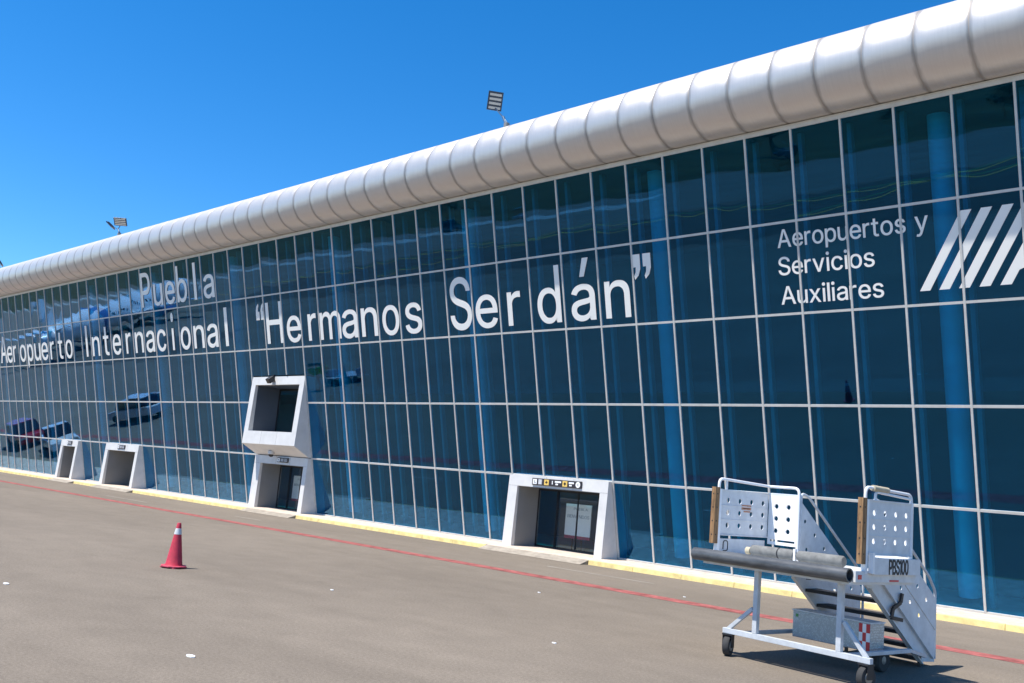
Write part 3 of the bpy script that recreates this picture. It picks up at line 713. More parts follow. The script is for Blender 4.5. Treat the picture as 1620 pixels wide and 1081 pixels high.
'D': [[[60,509],[60,0],[219,0],[256,2],[291,8],[322,17],[351,31],[376,48],[398,68],[417,92],[433,119],[446,149],[455,181],[460,217],[462,255],[460,293],[455,329],[446,361],[433,391],[418,418],[399,441],[377,461],[353,478],[325,492],[294,501],[261,507],[225,509]],[[221,452],[249,450],[275,446],[299,438],[320,428],[338,415],[354,399],[368,381],[379,361],[388,337],[394,312],[398,285],[399,255],[398,226],[394,198],[388,172],[379,149],[368,128],[354,110],[337,94],[318,81],[296,70],[272,63],[244,58],[215,57],[125,57],[125,452]]],
'O': [[[57,146],[70,115],[86,88],[105,63],[126,42],[150,25],[177,11],[205,1],[235,-5],[267,-7],[299,-5],[329,1],[357,11],[384,25],[408,42],[429,63],[448,88],[464,115],[477,146],[486,179],[491,215],[493,254],[491,293],[486,329],[477,362],[464,393],[448,421],[429,445],[408,466],[384,484],[357,498],[329,508],[299,514],[267,516],[235,514],[205,508],[177,498],[150,484],[126,466],[105,445],[86,421],[70,393],[57,362],[48,329],[42,293],[40,254],[42,215],[48,179]],[[125,144],[116,168],[109,194],[105,223],[103,254],[105,285],[109,314],[116,340],[125,364],[137,385],[151,404],[167,420],[184,433],[203,443],[223,450],[245,454],[267,456],[289,454],[310,450],[330,443],[349,433],[367,420],[383,404],[396,386],[408,365],[418,341],[425,314],[429,286],[430,254],[429,223],[425,194],[418,168],[408,144],[396,123],[383,105],[367,89],[349,76],[330,66],[310,59],[289,54],[267,53],[245,54],[223,59],[203,66],[184,76],[167,89],[151,105],[137,123]]],
'0': [[[60,144],[69,113],[80,86],[95,62],[111,41],[130,24],[151,11],[174,1],[199,-5],[227,-7],[254,-5],[279,1],[302,11],[323,24],[342,41],[359,62],[373,86],[384,113],[393,144],[400,178],[404,214],[405,254],[404,294],[400,330],[393,364],[384,395],[372,422],[358,447],[342,467],[323,484],[302,498],[279,508],[254,514],[227,516],[200,514],[174,508],[151,498],[130,484],[112,467],[95,447],[81,422],[69,395],[60,364],[53,330],[49,294],[48,254],[49,214],[53,178]],[[123,144],[117,168],[113,194],[110,223],[109,254],[110,285],[113,314],[117,341],[123,365],[131,387],[140,405],[151,422],[163,435],[177,446],[192,453],[209,458],[227,460],[245,458],[261,453],[276,446],[290,435],[303,422],[323,387],[330,365],[336,341],[340,314],[343,285],[344,254],[343,223],[340,194],[336,168],[330,144],[323,122],[313,103],[303,87],[290,74],[276,63],[261,56],[245,51],[227,50],[209,51],[192,56],[177,63],[163,74],[151,87],[140,103],[131,122]]],
'5': [[[62,111],[66,93],[73,76],[83,60],[94,45],[108,32],[123,21],[140,11],[159,3],[178,-2],[199,-6],[221,-7],[245,-5],[268,-1],[289,6],[309,15],[327,27],[343,41],[357,57],[369,76],[379,95],[385,117],[390,139],[391,163],[390,181],[388,199],[384,215],[379,231],[372,246],[364,260],[355,273],[345,285],[334,296],[321,306],[308,314],[294,321],[279,326],[263,330],[247,333],[229,334],[216,333],[190,329],[178,325],[155,315],[136,301],[151,452],[366,452],[366,509],[96,509],[67,253],[128,246],[145,258],[156,264],[167,268],[180,272],[192,275],[218,277],[233,276],[248,273],[262,269],[275,262],[286,254],[297,244],[306,233],[314,221],[320,208],[324,193],[327,178],[328,162],[327,146],[324,131],[320,117],[314,104],[307,92],[298,82],[288,72],[276,64],[264,58],[250,53],[236,51],[221,50],[208,50],[196,52],[173,60],[163,66],[145,80],[138,89],[132,98],[127,108],[124,119],[122,130],[60,130]]],
'W': [[[16,509],[155,0],[230,0],[318,323],[335,395],[343,437],[351,391],[368,323],[455,0],[530,0],[670,509],[603,509],[510,145],[492,62],[486,94],[462,196],[380,509],[306,509],[224,196],[211,145],[193,61],[187,94],[163,196],[82,509]]]}
XH, CAP = 1.055, 1.73
def rect(x0, y0, x1, y1): return [(x0, y0), (x1, y0), (x1, y1), (x0, y1)]
G['I'] = [rect(0, 0, 70, 509)]; G['l'] = [rect(0, 0, 66, 509)]
G['1'] = [[(88,0),(152,0),(152,509),(95,509),(20,455),(20,392),(88,438)]]
CM = [(0,200),(0,100),(45,100),(40,55),(15,22),(25,0),(70,30),(98,80),(100,120),(100,200)]
G['”'] = [[(x, y+310) for x, y in CM], [(x+150, y+310) for x, y in CM]]
G['“'] = [[(100-x, 510-y) for x, y in CM], [(250-x, 510-y) for x, y in CM]]
def ymap(y, cap, xh, upper):
    if upper: return y*cap/509.0
    if y <= 384: return y*xh/380.0
    return 384*xh/380.0 + (y-384)*(cap-384*xh/380.0)/(509-384.0)
UP = set('AHISPBUELNVDO105W“”')
def glyph(b, ch, x0, x1, base, cap, xh, f, t0, t1, off=0.0):
    L = G[ch]
    a = min(p[0] for q in L for p in q); c = max(p[0] for q in L for p in q)
    k = (x1-x0)/(c-a)
    b.outline([[(x0+(p[0]-a)*k, base+ymap(p[1], cap, xh, ch in UP)) for p in q] for q in L], f, t0, t1, off)
def layout(txt, sp=75, space=190):
    x = 0; out = []
    for ch in txt:
        if ch == ' ': x += space; continue
        L = G[ch]; wd = max(p[0] for q in L for p in q)-min(p[0] for q in L for p in q)
        out.append((ch, x, x+wd)); x += wd+sp
    return out, x-sp
def wordline(b, txt, X0, X1, base, cap, xh, f, t0, t1, sp=75, off=0.0):
    out, tot = layout(txt, sp); k = (X1-X0)/tot
    for ch, a, c in out: glyph(b, ch, X0+a*k, X0+c*k, base, cap, xh, f, t0, t1, off)
FL = lambda u, v, t: F(u, v, t)
def letters(root, rows):
    for ch, x0, x1, base in rows:
        b = MB(M['letter']); glyph(b, ch, x0, x1, base, CAP, XH, FL, .009, .018, .012); b.build('letter', root)
t = thing('wall_lettering', 'big white letters reading “Hermanos Serdán” on the blue glass wall', 'lettering', (0,0,0))
HS = [('“',-29.18,-28.55),('H',-28.41,-27.18),('e',-26.86,-25.85),('r',-25.30,-24.75),('m',-24.46,-23.09),('a',-22.98,-22.01),('n',-21.74,-20.79),('o',-20.46,-19.51),('s',-19.14,-18.25),
      ('S',-16.71,-15.68),('e',-15.46,-14.46),('r',-13.97,-13.41),('d',-12.66,-11.72),('á',-11.28,-10.37),('n',-9.97,-9.09),('”',-8.90,-8.29)]
letters(t, [(c, a, z, 7.135) for c, a, z in HS])
t = thing('wall_lettering', 'white letters reading Aeropuerto Internacional along the far end of the glass wall', 'lettering', (0,0,0))
AI = [('A',-61.77,-60.52),('e',-60.5,-59.52),('r',-59.36,-58.80),('o',-58.11,-57.10),('p',-56.78,-55.85),('u',-55.55,-54.58),('e',-54.38,-53.36),('r',-52.95,-52.36),('t',-51.68,-51.0),('o',-50.55,-49.55),
      ('I',-47.55,-47.33),('n',-46.68,-45.72),('t',-45.18,-44.5),('e',-43.97,-42.97),('r',-42.32,-41.75),('n',-41.22,-40.28),('a',-39.93,-39.01),('c',-38.71,-37.78),('i',-37.1,-36.87),('o',-36.19,-35.23),('n',-34.88,-33.9),('a',-33.59,-32.62),('l',-31.93,-31.70)]
letters(t, [(c, a, z, 7.175) for c, a, z in AI])
t = thing('wall_lettering', 'white letters reading Puebla, highest line near the far end of the glass', 'lettering', (0,0,0))
letters(t, [(c, a, z, 9.465) for c, a, z in [('P',-40.1,-39.05),('u',-38.69,-37.74),('e',-37.43,-36.46),('b',-36.2,-35.22),('l',-34.5,-34.28),('a',-33.58,-32.62)]])
t = thing('wall_lettering', 'small three line white lettering Aeropuertos y Servicios Auxiliares beside the striped emblem', 'lettering', (0,0,0))
for txt, x0, x1, base in (('Aeropuertos y', -4.37, -.67, 8.575), ('Servicios', -4.39, -1.94, 7.885), ('Auxiliares', -4.37, -1.77, 7.15)):
    out, tot = layout(txt, 62, 210); k = (x1-x0)/tot
    for ch, a, c in out:
        b = MB(M['letter']); glyph(b, ch, x0+a*k, x0+c*k, base, .445, .325, FL, .009, .016, .004); b.build('letter', t)
t = thing('wall_emblem', 'white slanted stripe emblem on the glass at the right end of the wall', 'emblem', (0,0,0))
sl_ = (0.281+.704)/(8.912-7.213)
for i in range(5):
    x0 = -.944+.423*i; wd = .225
    lo, hi = 7.215, 8.912
    b = MB(M['letter'])
    if i < 4:
        b.outline([[(x0, lo), (x0+wd, lo), (x0+wd+sl_*(hi-lo), hi), (x0+sl_*(hi-lo), hi)]], FL, .009, .015)
    else:
        z1 = 7.56
        b.outline([[(x0, lo), (x0+wd, lo), (x0+wd+sl_*(z1-lo)-.03, z1-.05), (x0+wd+.30, z1), (x0+wd+.75, z1), (x0+wd+.75, lo), (x0+wd+1.0, lo), (x0+wd+1.0, hi), (x0+sl_*(hi-lo), hi)]], FL, .009, .015)
    b.build('stripe', t)

# ---------------------------------------------------------------- signs, lamps and cameras on the building
def dir_sign(x0, x1, z0, z1, y, full, label, grp='direction signs over the doors'):
    t = thing('direction_sign', label, 'sign', ((x0+x1)/2, y, z0), 0, grp)
    wd, hg = x1-x0, z1-z0
    b = MB(M['sign_bk']); b.box((-wd/2, -.02, 0), (wd/2, .02, hg)); b.build('sign_panel', t, .004)
    b = MB(M['sign_wh'])
    def sq(u0, u1, v0, v1, mt):
        b.mat(mt); b.box((-wd/2+u0*wd, -.026, v0*hg), (-wd/2+u1*wd, -.0205, v1*hg))
    def ic(u0, u1, v0, v1, mt):
        b.mat(mt); b.box((-wd/2+u0*wd, -.03, v0*hg), (-wd/2+u1*wd, -.0265, v1*hg))
    if full:
        sq(.02,.10,.14,.86,M['sign_wh']); ic(.045,.06,.3,.7,M['sign_gy']); ic(.06,.08,.3,.45,M['sign_gy'])
        sq(.13,.21,.12,.88,M['sign_gy']); 
        for r_ in range(4): ic(.14,.20,.2+.17*r_,.28+.17*r_,M['sign_wh'])
        sq(.255,.35,.10,.90,M['sign_ye']); ic(.28,.325,.42,.58,M['ink']); ic(.297,.308,.3,.75,M['ink'])
        sq(.415,.432,.28,.78,M['sign_wh'])
        sq(.475,.60,.56,.80,M['sign_wh']); sq(.49,.54,.22,.44,M['sign_wh'])
        sq(.63,.725,.10,.90,M['sign_ye']); ic(.655,.70,.40,.62,M['ink']); ic(.672,.683,.25,.78,M['ink'])
        sq(.755,.855,.56,.80,M['sign_wh']); sq(.765,.815,.22,.44,M['sign_wh'])
        b.mat(M['sign_wh'])
        b.lathe([(.42*hg,-.026),(.42*hg,-.0205)], (wd/2-.065*wd, 0, hg/2), 'y', 20)
        ic(.925,.945,.4,.62,M['sign_gy'])
    else:
        sq(.04,.26,.14,.86,M['sign_wh']); ic(.1,.2,.3,.7,M['sign_gy'])
        sq(.36,.60,.2,.8,M['sign_gy']); sq(.66,.94,.2,.5,M['sign_gy']); sq(.66,.9,.6,.8,M['sign_gy'])
    b.build('pictograms', t)
dir_sign(-13.24, -11.22, 2.085, 2.30, -.735, True, 'dark direction sign with yellow squares over the nearest door')
dir_sign(-28.05, -27.22, 2.11, 2.31, -.735, False, 'small dark sign over the door beneath the projecting white box')
dir_sign(-43.9, -43.0, 2.10, 2.31, -.735, False, 'small dark sign over the wider of the two far doors')
dir_sign(-50.9, -50.2, 2.10, 2.31, -.735, False, 'small dark sign over the narrow farthest door')

t = thing('poster_stand', 'white and maroon poster on a stand behind the nearest glass door', 'poster', (-12.54, .8, ZB))
def poster(t, sc=1.0):
    b = MB(M['poster']); b.box((-.53, -.012, .46), (.53, .012, 1.46))
    b.mat(M['poster_rd']); b.box((-.53, -.012, .36), (.53, .012, .4595)); b.build('poster_board', t)
    b = MB(M['poster_tx'])
    fp = lambda u, v, tt: (u, -.0125-tt, v)
    wordline(b, 'PUEBLA', -.2, .38, 1.27, .075, .055, fp, 0, .003)
    wordline(b, 'BIENVENIDOS', -.45, .45, 1.02, .10, .07, fp, 0, .003, 60)
    b.build('print', t)
    for sx in (-.18, .2):
        b = MB(M['dark']); b.bar((sx, 0, .36), (sx, 0, .02), .025, .025); b.bar((sx, -.2, .012), (sx, .2, .012), .04, .02); b.build('leg', t)
poster(t)
t = thing('poster_stand', 'white poster stand seen behind the glass door under the projecting box', 'poster', (-28.52, .85, ZB))
poster(t)

t = thing('spotlight', 'black spotlight fixed on top edge of the projecting white box', 'lamp', (-28.15, -1.36, 5.62))
b = MB(M['dark']); b.box((-.03, -.02, -.02), (.03, .06, .14)); b.build('bracket', t)
b = MB(M['dark']); T = Matrix.Rotation(R(38), 4, 'X'); b.box((-.13, -.30, -.10), (.13, -.02, .12), T)
h = b.build('lamp_head', t, .02)
b = MB(M['carglass']); b.box((-.11, -.305, -.08), (.11, -.301, .09), T); b.build('lens', h)
t = thing('security_camera', 'small dome security camera hanging under the projecting white box', 'camera', (-28.25, -.95, 2.52))
b = MB(M['panel']); b.lathe([(.05,.10),(.05,.03),(.13,.02),(.14,-.09),(.12,-.11)], (0,0,0), 'z', 20); b.build('housing', t)
b = MB(M['dark']); b.lathe([(.115,-.11),(.10,-.17),(.06,-.21),(.001,-.225)], (0,0,0), 'z', 20); b.build('dome', t)

def floodlight(loc, heads, label, poleh, lean):
    t = thing('floodlight', label, 'floodlight', loc, 0, 'floodlights standing on the roof tube')
    b = MB(M['pole']); b.tube([(0,0,-.15),(0,0,poleh*.6),(lean*.35,0,poleh*.8),(lean,0,poleh+.12)], .045, 10)
    b.tube([(.07,0,.0),(.11,0,poleh*.55),(lean*.5,0,poleh)], .018, 6); b.build('pole', t)
    b = MB(M['hub']); b.lathe([(.001,-.1),(.10,-.06),(.10,.06),(.001,.1)], (lean*.2+.06, -.03, poleh*.62), 'z', 12); b.build('junction_box', t)
    for (c, dirv, wd, hg, rows) in heads:
        d = Vector(dirv).normalized(); X = Vector((0,0,1)).cross(d)*-1; X.normalize(); Y = d.cross(X)*-1
        Y = X.cross(d)
        if Y.z < 0: Y = -Y
        Mx = Matrix((X, Y, d)).transposed().to_4x4(); Mx.translation = Vector(c)
        b = MB(M['flood']); b.box((-wd/2, -hg/2, -.07), (wd/2, hg/2, .0), Mx)
        for k in range(9): b.box((-wd/2+.03, -hg/2+.04+k*(hg-.1)/9, -.12), (wd/2-.03, -hg/2+.055+k*(hg-.1)/9, -.07), Mx)
        hd = b.build('lamp_head', t, .01)
        for k in range(rows):
            b = MB(M['lens']); v0 = -hg/2+.045+k*(hg-.05)/rows
            b.box((-wd/2+.05, v0, .0005), (wd/2-.05, v0+(hg-.05)/rows*.55, .012), Mx); b.build('lens', hd)
        b = MB(M['pole']); b.bar((lean, 0, poleh+.1), tuple(Vector(c)-d*.07-Y*hg*.3), .04, .03); b.build('bracket', t)
dc = Vector(CAM)
floodlight((-14.15, -2.4, 13.24), [((-.62, -.05, 1.36), (.78, -.55, -.32), .50, .62, 4)], 'single four row floodlight on a bent pole, nearest along the roof', .62, -.22)
floodlight((-43.75, -2.4, 13.24), [((.15, -.15, 1.02), (.55, -.6, -.6), .70, .46, 4), ((-1.25, -.1, 1.0), (-.4, -.5, -.75), .68, .42, 4)], 'twin headed floodlight farther along the white roof tube', .62, -.35)
floodlight((-62.9, -2.4, 13.24), [((-.35, 0, .80), (-.3, -.7, -.6), .9, .55, 4)], 'floodlight cut by the left edge at the far roof end', .45, -.3)

# ---------------------------------------------------------------- passenger boarding stairs
ST = thing('boarding_stairs', 'white mobile boarding stairs on small wheels with black bumper pipe, parked by the glass', 'boarding stairs', (0.288, -11.160, 0), R(-7))
def part(mt): return MB(mt)
# base frame: front bar, side bars, braces, posts
b = part(M['frame'])
b.box((-.10, -.035, .295), (2.10, .035, .365))
b.box((.16, .036, .305), (.22, 2.15, .355)); b.box((1.70, .036, .305), (1.76, 1.55, .355))
b.bar((1.73, 1.55, .33), (1.42, 2.55, .16), .05, .05)
b.box((.221, 1.30, .305), (1.699, 1.36, .355))
b.bar((.36, 0, .68), (-.03, 0, .35), .05, .05, (0,1,0)); b.bar((1.72, 0, .73), (2.04, 0, .35), .05, .05, (0,1,0))
b.build('base_frame', ST, .004)
for x in (.415, 1.665):
    b = part(M['frame']); b.box((x-.035, -.034, .366), (x+.035, .034, 1.20)); b.build('post', ST, .004)
def caster(x, y, rz, r=.135, wd=.085):
    T = Matrix.Translation((x, y, 0)) @ Matrix.Rotation(rz, 4, 'Z')
    b = part(M['dark']); b.box((-.07, -.07, .275), (.07, .07, .294), T)
    for s in (-1, 1): b.box((s*.062-.006, -.05, r-.02), (s*.062+.006, .05, .275), T)
    b.box((-.02,-.02,.274),(.02,.02,.275),T)
    c = b.build('caster', ST)
    b = part(M['tyre']); b.lathe([(r*.55,-wd/2),(r*.93,-wd/2),(r,-wd/2+.015),(r,wd/2-.015),(r*.93,wd/2),(r*.55,wd/2)], (0,0,r), 'x', 28)
    o = b.build('tyre', c); o.matrix_local = T
    b = part(M['hub']); b.lathe([(.02,-wd/2-.014),(r*.5,-wd/2-.006),(r*.56,-wd/2+.02),(r*.56,wd/2-.02),(r*.5,wd/2+.006),(.02,wd/2+.014)], (0,0,r), 'x', 20)
    o = b.build('hub', c); o.matrix_local = T
caster(-.02, .0, R(20)); caster(2.03, .0, R(-8))
for x in (1.40,):
    b = part(M['tyre']); b.lathe([(.07,-.05),(.14,-.055),(.155,-.04),(.155,.04),(.14,.055),(.07,.05)], (x,1.42,.155), 'x', 32); o = b.build('wheel', ST)
    b = part(M['hub']); b.lathe([(.02,-.06),(.07,-.045),(.07,.045),(.02,.06)], (x,1.42,.155), 'x', 20); b.build('hub', o)
# platform deck and beams
b = part(M['whitegrey'])
b.box((-.33, -.24, 1.20), (1.915, 1.30, 1.335))
b.build('platform', ST, .005)
b = part(M['whitegrey']); b.box((1.917, -.17, 1.235), (1.957, 1.24, 1.37)); b.mat(M['red']); b.box((1.9572, -.12, 1.27), (1.962, -.04, 1.325)); b.box((1.9572, .60, 1.245), (1.962, .82, 1.268)); b.build('side_beam', ST, .003)
# black bumper pipe and foam pads
b = part(M['rubber'])
prof = [(.084, -.42), (.084, 1.97), (.066, 1.97), (.066, -.42), (.084, -.42)]
b.lathe(prof[:4], (0, -.32, 1.318), 'x', 28); bb = b.build('bumper_pipe', ST)
b = part(M['frame'])
for x in (.415, 1.665): b.box((x-.03, -.25, 1.25), (x+.03, -.021, 1.31))
b.build('pipe_bracket', ST)
# open the tube ends: caps belong to the ring between outer and inner wall
me = bb.data; bm_ = bmesh.new(); bm_.from_mesh(me)
bmesh.ops.delete(bm_, geom=[f for f in bm_.faces if len(f.verts) > 6], context='FACES')
ed = [e for e in bm_.edges if e.is_boundary]
a_ = [e for e in ed if abs(e.verts[0].co.x+.42) < .01]
if len(a_) > 10: bmesh.ops.bridge_loops(bm_, edges=a_)
bmesh.ops.recalc_face_normals(bm_, faces=bm_.faces); bm_.to_mesh(me); bm_.free()
for x0, x1, strap in ((.24, .92, .68), (.975, 1.64, None)):
    b = part(M['pad']); b.lathe([(.055,x0),(.07,x0+.02),(.073,x0+.3),(.073,x1-.02),(.06,x1)], (0, .08, 1.445), 'x', 18)
    o = b.build('foam_pad', ST)
    if strap:
        b = part(M['ink']); b.lathe([(.075,strap),(.076,strap+.006),(.076,strap+.014),(.075,strap+.02)], (0, .08, 1.445), 'x', 18); b.build('strap', o)
b = part(M['tan']); b.lathe([(.03,.16),(.05,.17),(.05,.24)], (0, .06, 1.43), 'x', 12); b.build('pad_core', ST)
b = part(M['white']); b.box((.935, .02, 1.336), (.965, .06, 1.53)); b.build('bracket', ST)
# wooden bumper posts
for x, z0 in ((-.345, 1.475), (1.935, 1.455)):
    b = part(M['wood']); b.box((x-.035, -.075, z0), (x+.035, .02, 2.26)); 
    b.mat(M['ink'])
    for k in range(4): b.lathe([(.011,-.0765),(.011,-.0755)], (x, 0, z0+.12+k*.19), 'y', 8)
    for k in range(4): b.lathe([(.011,.0352),(.011,.0372)], (x, -.03, z0+.12+k*.19), 'x', 8)
    b.build('wooden_bumper', ST, .004)
    b = part(M['white']); b.box((x-.03, .022, 1.336), (x+.03, .075, 2.24)); b.build('corner_post', ST)
# perforated side panels
def circ(cx, cy, r, n=14): return [(cx+r*math.cos(2*math.pi*k/n), cy+r*math.sin(2*math.pi*k/n)) for k in range(n)]
def panel_x(name, x, y0, y1, z0, z1, holes, mt, th=.014, extra=None):
    b = part(mt)
    b.outline([[(y0,z0),(y1,z0),(y1,z1),(y0,z1)]] + [circ(*h) for h in holes], lambda u, v, t: (x+t, u, v), -th/2, th/2)
    for z in (z0+(z1-z0)*.345, z0+(z1-z0)*.66):
        b.box((x-.013, y0+.01, z-.006), (x+.013, y1-.01, z+.006))
    b.box((x-.02, y0, z1-.004), (x+.02, y1, z1+.012)); b.box((x-.02, y0, z0-.012), (x+.02, y1, z0+.004))
    if extra: extra(b)
    return b.build(name, ST)
HL = [(y, z, .038) for y in (.245,.515,.785,1.06) for z in (2.085,1.912,1.735)]
def lab(b):
    b.mat(M['label']); b.box((-.3295, .55, 1.97), (-.3265, .77, 2.04)); b.mat(M['ink']); b.box((-.3262, .58, 1.985), (-.3255, .74, 1.995)); b.mat(M['label']); b.box((-.3295, .60, 1.935), (-.3265, .75, 1.955))
panel_x('side_panel', -.338, .09, 1.18, 1.60, 2.225, HL, M['whitegrey'], extra=lab)
HR = [(y, z, .036) for y in (.235,.49,.745,1.0) for z in (2.085,1.912,1.735)]
panel_x('side_panel', 1.935, .09, 1.13, 1.575, 2.235, HR, M['whitegrey'])
for x, z0 in ((-.338, 1.50), (1.935, 1.50)):      # kick plates under the side panels
    b = part(M['whitegrey']); b.box((x-.008, .09, 1.336), (x+.008, 1.13, 1.545 if x < 0 else 1.34)); b.build('kick_plate', ST)
# white end panels that close the platform down to the stair width
for x0, x1, hx in ((-.325, .195, (-.19, .02)), (1.345, 1.925, (1.54, 1.75))):
    b = part(M['white'])
    b.outline([[(x0,1.50),(x1,1.50),(x1,2.235),(x0,2.235)], [(x0+.04,1.545),(x0+.13,1.545),(x0+.13,1.575),(x0+.04,1.575)], [(x0+.17,1.545),(x1-.05,1.545),(x1-.05,1.575),(x0+.17,1.575)]] + [circ(h, z, .036) for h in hx for z in (2.06,1.882,1.705)], lambda u, v, t: (u, 1.2+t, v), -.012, .012)
    b.box((x0-.0, 1.185, 2.236), (x1, 1.215, 2.25)); b.build('end_panel', ST, .002)
# identification plate
b = part(M['whitegrey']); b.box((1.957, .15, 1.335), (2.012, 1.255, 1.535)); b.mat(M['white']); b.box((1.957, .10, 1.345), (2.02, .149, 1.60)); pl = b.build('number_plate', ST, .002)
b = part(M['ink'])
fy_ = lambda u, v, t: (2.0122+t, u, v)
wordline(b, 'PBS100', .49, .95, 1.345, .175, .12, fy_, 0, .002, 60, .007)
b.build('lettering', pl)
# platform hand rails
def fillet(pts, r=.09, n=5):
    P = [Vector(p) for p in pts]; out = [P[0]]
    for a, c, d in zip(P, P[1:], P[2:]):
        u, v = (a-c), (d-c); rr = min(r, u.length*.45, v.length*.45)
        p, q = c+u.normalized()*rr, c+v.normalized()*rr
        for k in range(n+1):
            t_ = k/n; out.append(p*(1-t_)**2 + c*2*t_*(1-t_) + q*t_*t_)
    out.append(P[-1]); return out
b = part(M['white']); b.tube(fillet([(-.338,.03,2.2),(-.338,.03,2.385),(-.338,1.2,2.345),(.185,1.2,2.345),(.185,1.2,1.36)]), .021, 10); b.tube(fillet([(-.338,.2,2.22),(-.338,.2,2.372)]), .016, 8); b.build('guard_rail', ST)
b = part(M['white']); b.tube(fillet([(1.935,.03,2.2),(1.935,.03,2.395),(1.935,1.13,2.355),(1.935,1.13,1.36)]), .021, 10)
b.tube(fillet([(1.935,.26,2.235),(1.935,.26,2.345),(1.935,1.13,2.30)]), .017, 10)
b.mat(M['tan']); b.tube([(1.935,.19,2.389),(1.935,.54,2.377)], .038, 12); b.build('guard_rail', ST)
# stair flight
SL = .735
zs = lambda y: 1.05-SL*(y-1.17)          # lower edge of the stringers
for x, s in ((.195, 1), (1.34, -1)):
    ye = 2.97
    b = part(M['whitegrey'])
    b.hexa([(x-.012,1.05,1.14),(x+.012,1.05,1.14),(x+.012,2.50,zs(2.50)),(x-.012,2.50,zs(2.50)),(x-.012,1.25,1.335),(x+.012,1.25,1.335),(x+.012,2.86,.16),(x-.012,2.86,.16)])
    b.hexa([(x-.0115,2.50,zs(2.5)),(x+.0115,2.5,zs(2.5)),(x+.0115,2.95,.05),(x-.0115,2.95,.05),(x-.0115,2.83,.18),(x+.0115,2.83,.18),(x+.0115,2.95,.25),(x-.0115,2.95,.25)])
    xo = x - s*.035                     # outer flanges of the channel
    for dz in (0, .30):
        b.bar((xo, 1.16, zs(1.16)+.02+dz), (xo, 2.56 if dz == 0 else 2.86, zs(2.56)+.02 if dz == 0 else zs(2.86)+.02+dz*.93), .045, .02, (0,0,1))
    b.build('stringer', ST)
    # side panel, a tall parallelogram with holes
    zt = lambda y: 2.18-SL*1.02*(y-1.28)
    zl = lambda y: zs(y)+.34
    b = part(M['whitegrey'])
    loops = [[(1.25, zs(1.25)+.33), (2.82, zs(2.82)+.33), (2.93, .12), (2.93, zt(2.93)), (1.30, 2.14)]]
    for i in range(6):
        y = 1.39+.215*i*1.18
        if zt(y)-.24 > zl(y)+.05: loops.append(circ(y, zt(y)-.22, .03))
        if i < 5 and zt(y)-.62 > zl(y)+.06: loops.append(circ(y+.06, zt(y+.06)-.58, .03))
    b.outline(loops, lambda u, v, t: (x-s*.022+t, u, v), -.004, .004)
    b.bar((x-s*.030, 1.35, 1.66), (x-s*.030, 2.93, 1.66-SL*1.58), .012, .012)
    b.build('stair_panel', ST)
    b = part(M['frame'])
    b.tube(fillet([(x,1.24,1.36),(x,1.24,2.28),(x,1.42,2.24),(x,2.78,1.245),(x,2.96,1.04),(x,2.97,.09)], .07), .020, 10)
    b.build('hand_rail', ST)
    b = part(M['dark']); b.bar((x, 2.55, .16), (x, 2.55, .0), .04, .04); b.build('foot', ST)
for y, z in ((1.46, .905), (1.755, .69), (2.045, .485), (2.31, .285), (2.56, .10)):
    b = part(M['tread']); b.box((.208, y-.05, z-.025), (1.327, y+.26, z+.02)); b.build('tread', ST, .004)
b = part(M['dark']); b.bar((1.40, 1.93, 1.02), (1.40, 1.90, .90), .03, .05); b.bar((1.40, 1.90, .90), (1.40, 1.70, .82), .03, .05); b.bar((1.40, 1.70, .82), (1.40, 1.66, .70), .03, .06); b.bar((1.40,1.66,.70),(1.40,1.95,.66),.03,.05); b.build('latch', ST)
# diamond plate tool box with checker mark
b = part(M['diamond']); b.box((.37, .90, .30), (1.545, 1.24, .655)); tb = b.build('tool_box', ST, .006)
b = part(M['whitegrey']); b.box((.36, .885, .656), (1.555, 1.25, .672)); b.build('lid', tb)
b = part(M['sign_wh'])
for i in range(3):
    for j in range(3):
        b.mat(M['red'] if (i+j) % 2 == 0 else M['sign_wh'])
        b.box((1.385+i*.052, .892, .31+j*.112), (1.385+(i+1)*.052, .8985, .31+(j+1)*.112))
b.mat(M['green']); b.box((.42, .893, .575), (.455, .8985, .615)); b.build('checker_mark', tb)
b = part(M['dark']); b.tube(fillet([(-.28, .11, 1.40), (-.28, .11, 1.52), (-.28, .21, 1.52), (-.28, .21, 1.38), (-.28, .12, 1.38)], .05), .008, 6); b.build('cable_loop', ST)
b = part(M['dark']); b.tube([( .26 + .03*math.cos(a*.5), 1.40+.03*math.sin(a*.5), 1.06) for a in range(10)], .006, 6); b.build('hook', ST)

# ---------------------------------------------------------------- traffic cone
CN = thing('traffic_cone', 'red traffic cone with white band standing on the open apron', 'cone', (-9.40, -14.36, 0), R(18))
b = MB(M['cone'])
prof = [(.145,.05),(.14,.09),(.085,.47)]
b.lathe([(.165,.045),(.148,.075),(.066,.605)], (0,0,0), 'z', 32)
b.build('body', CN)
b = MB(M['cone_wh']); b.lathe([(.066,.605),(.068,.606),(.051,.713),(.049,.714)], (0,0,0), 'z', 32); b.build('band', CN)
b = MB(M['cone']); b.lathe([(.049,.714),(.037,.80),(.030,.812),(.001,.812)], (0,0,0), 'z', 32); b.build('tip', CN)
b = MB(M['conebase'])
pts = [(.24*math.cos(R(22.5+45*k))*1.0, .24*math.sin(R(22.5+45*k))) for k in range(8)]
b.outline([pts], lambda u, v, t: (u, v, t), .022, .046)
for k in range(4):
    a = R(45+90*k); b.box((-.035,-.035,0),(.035,.035,.023), Matrix.Translation((.19*math.cos(a), .19*math.sin(a), 0)))
b.build('base', CN, .006)

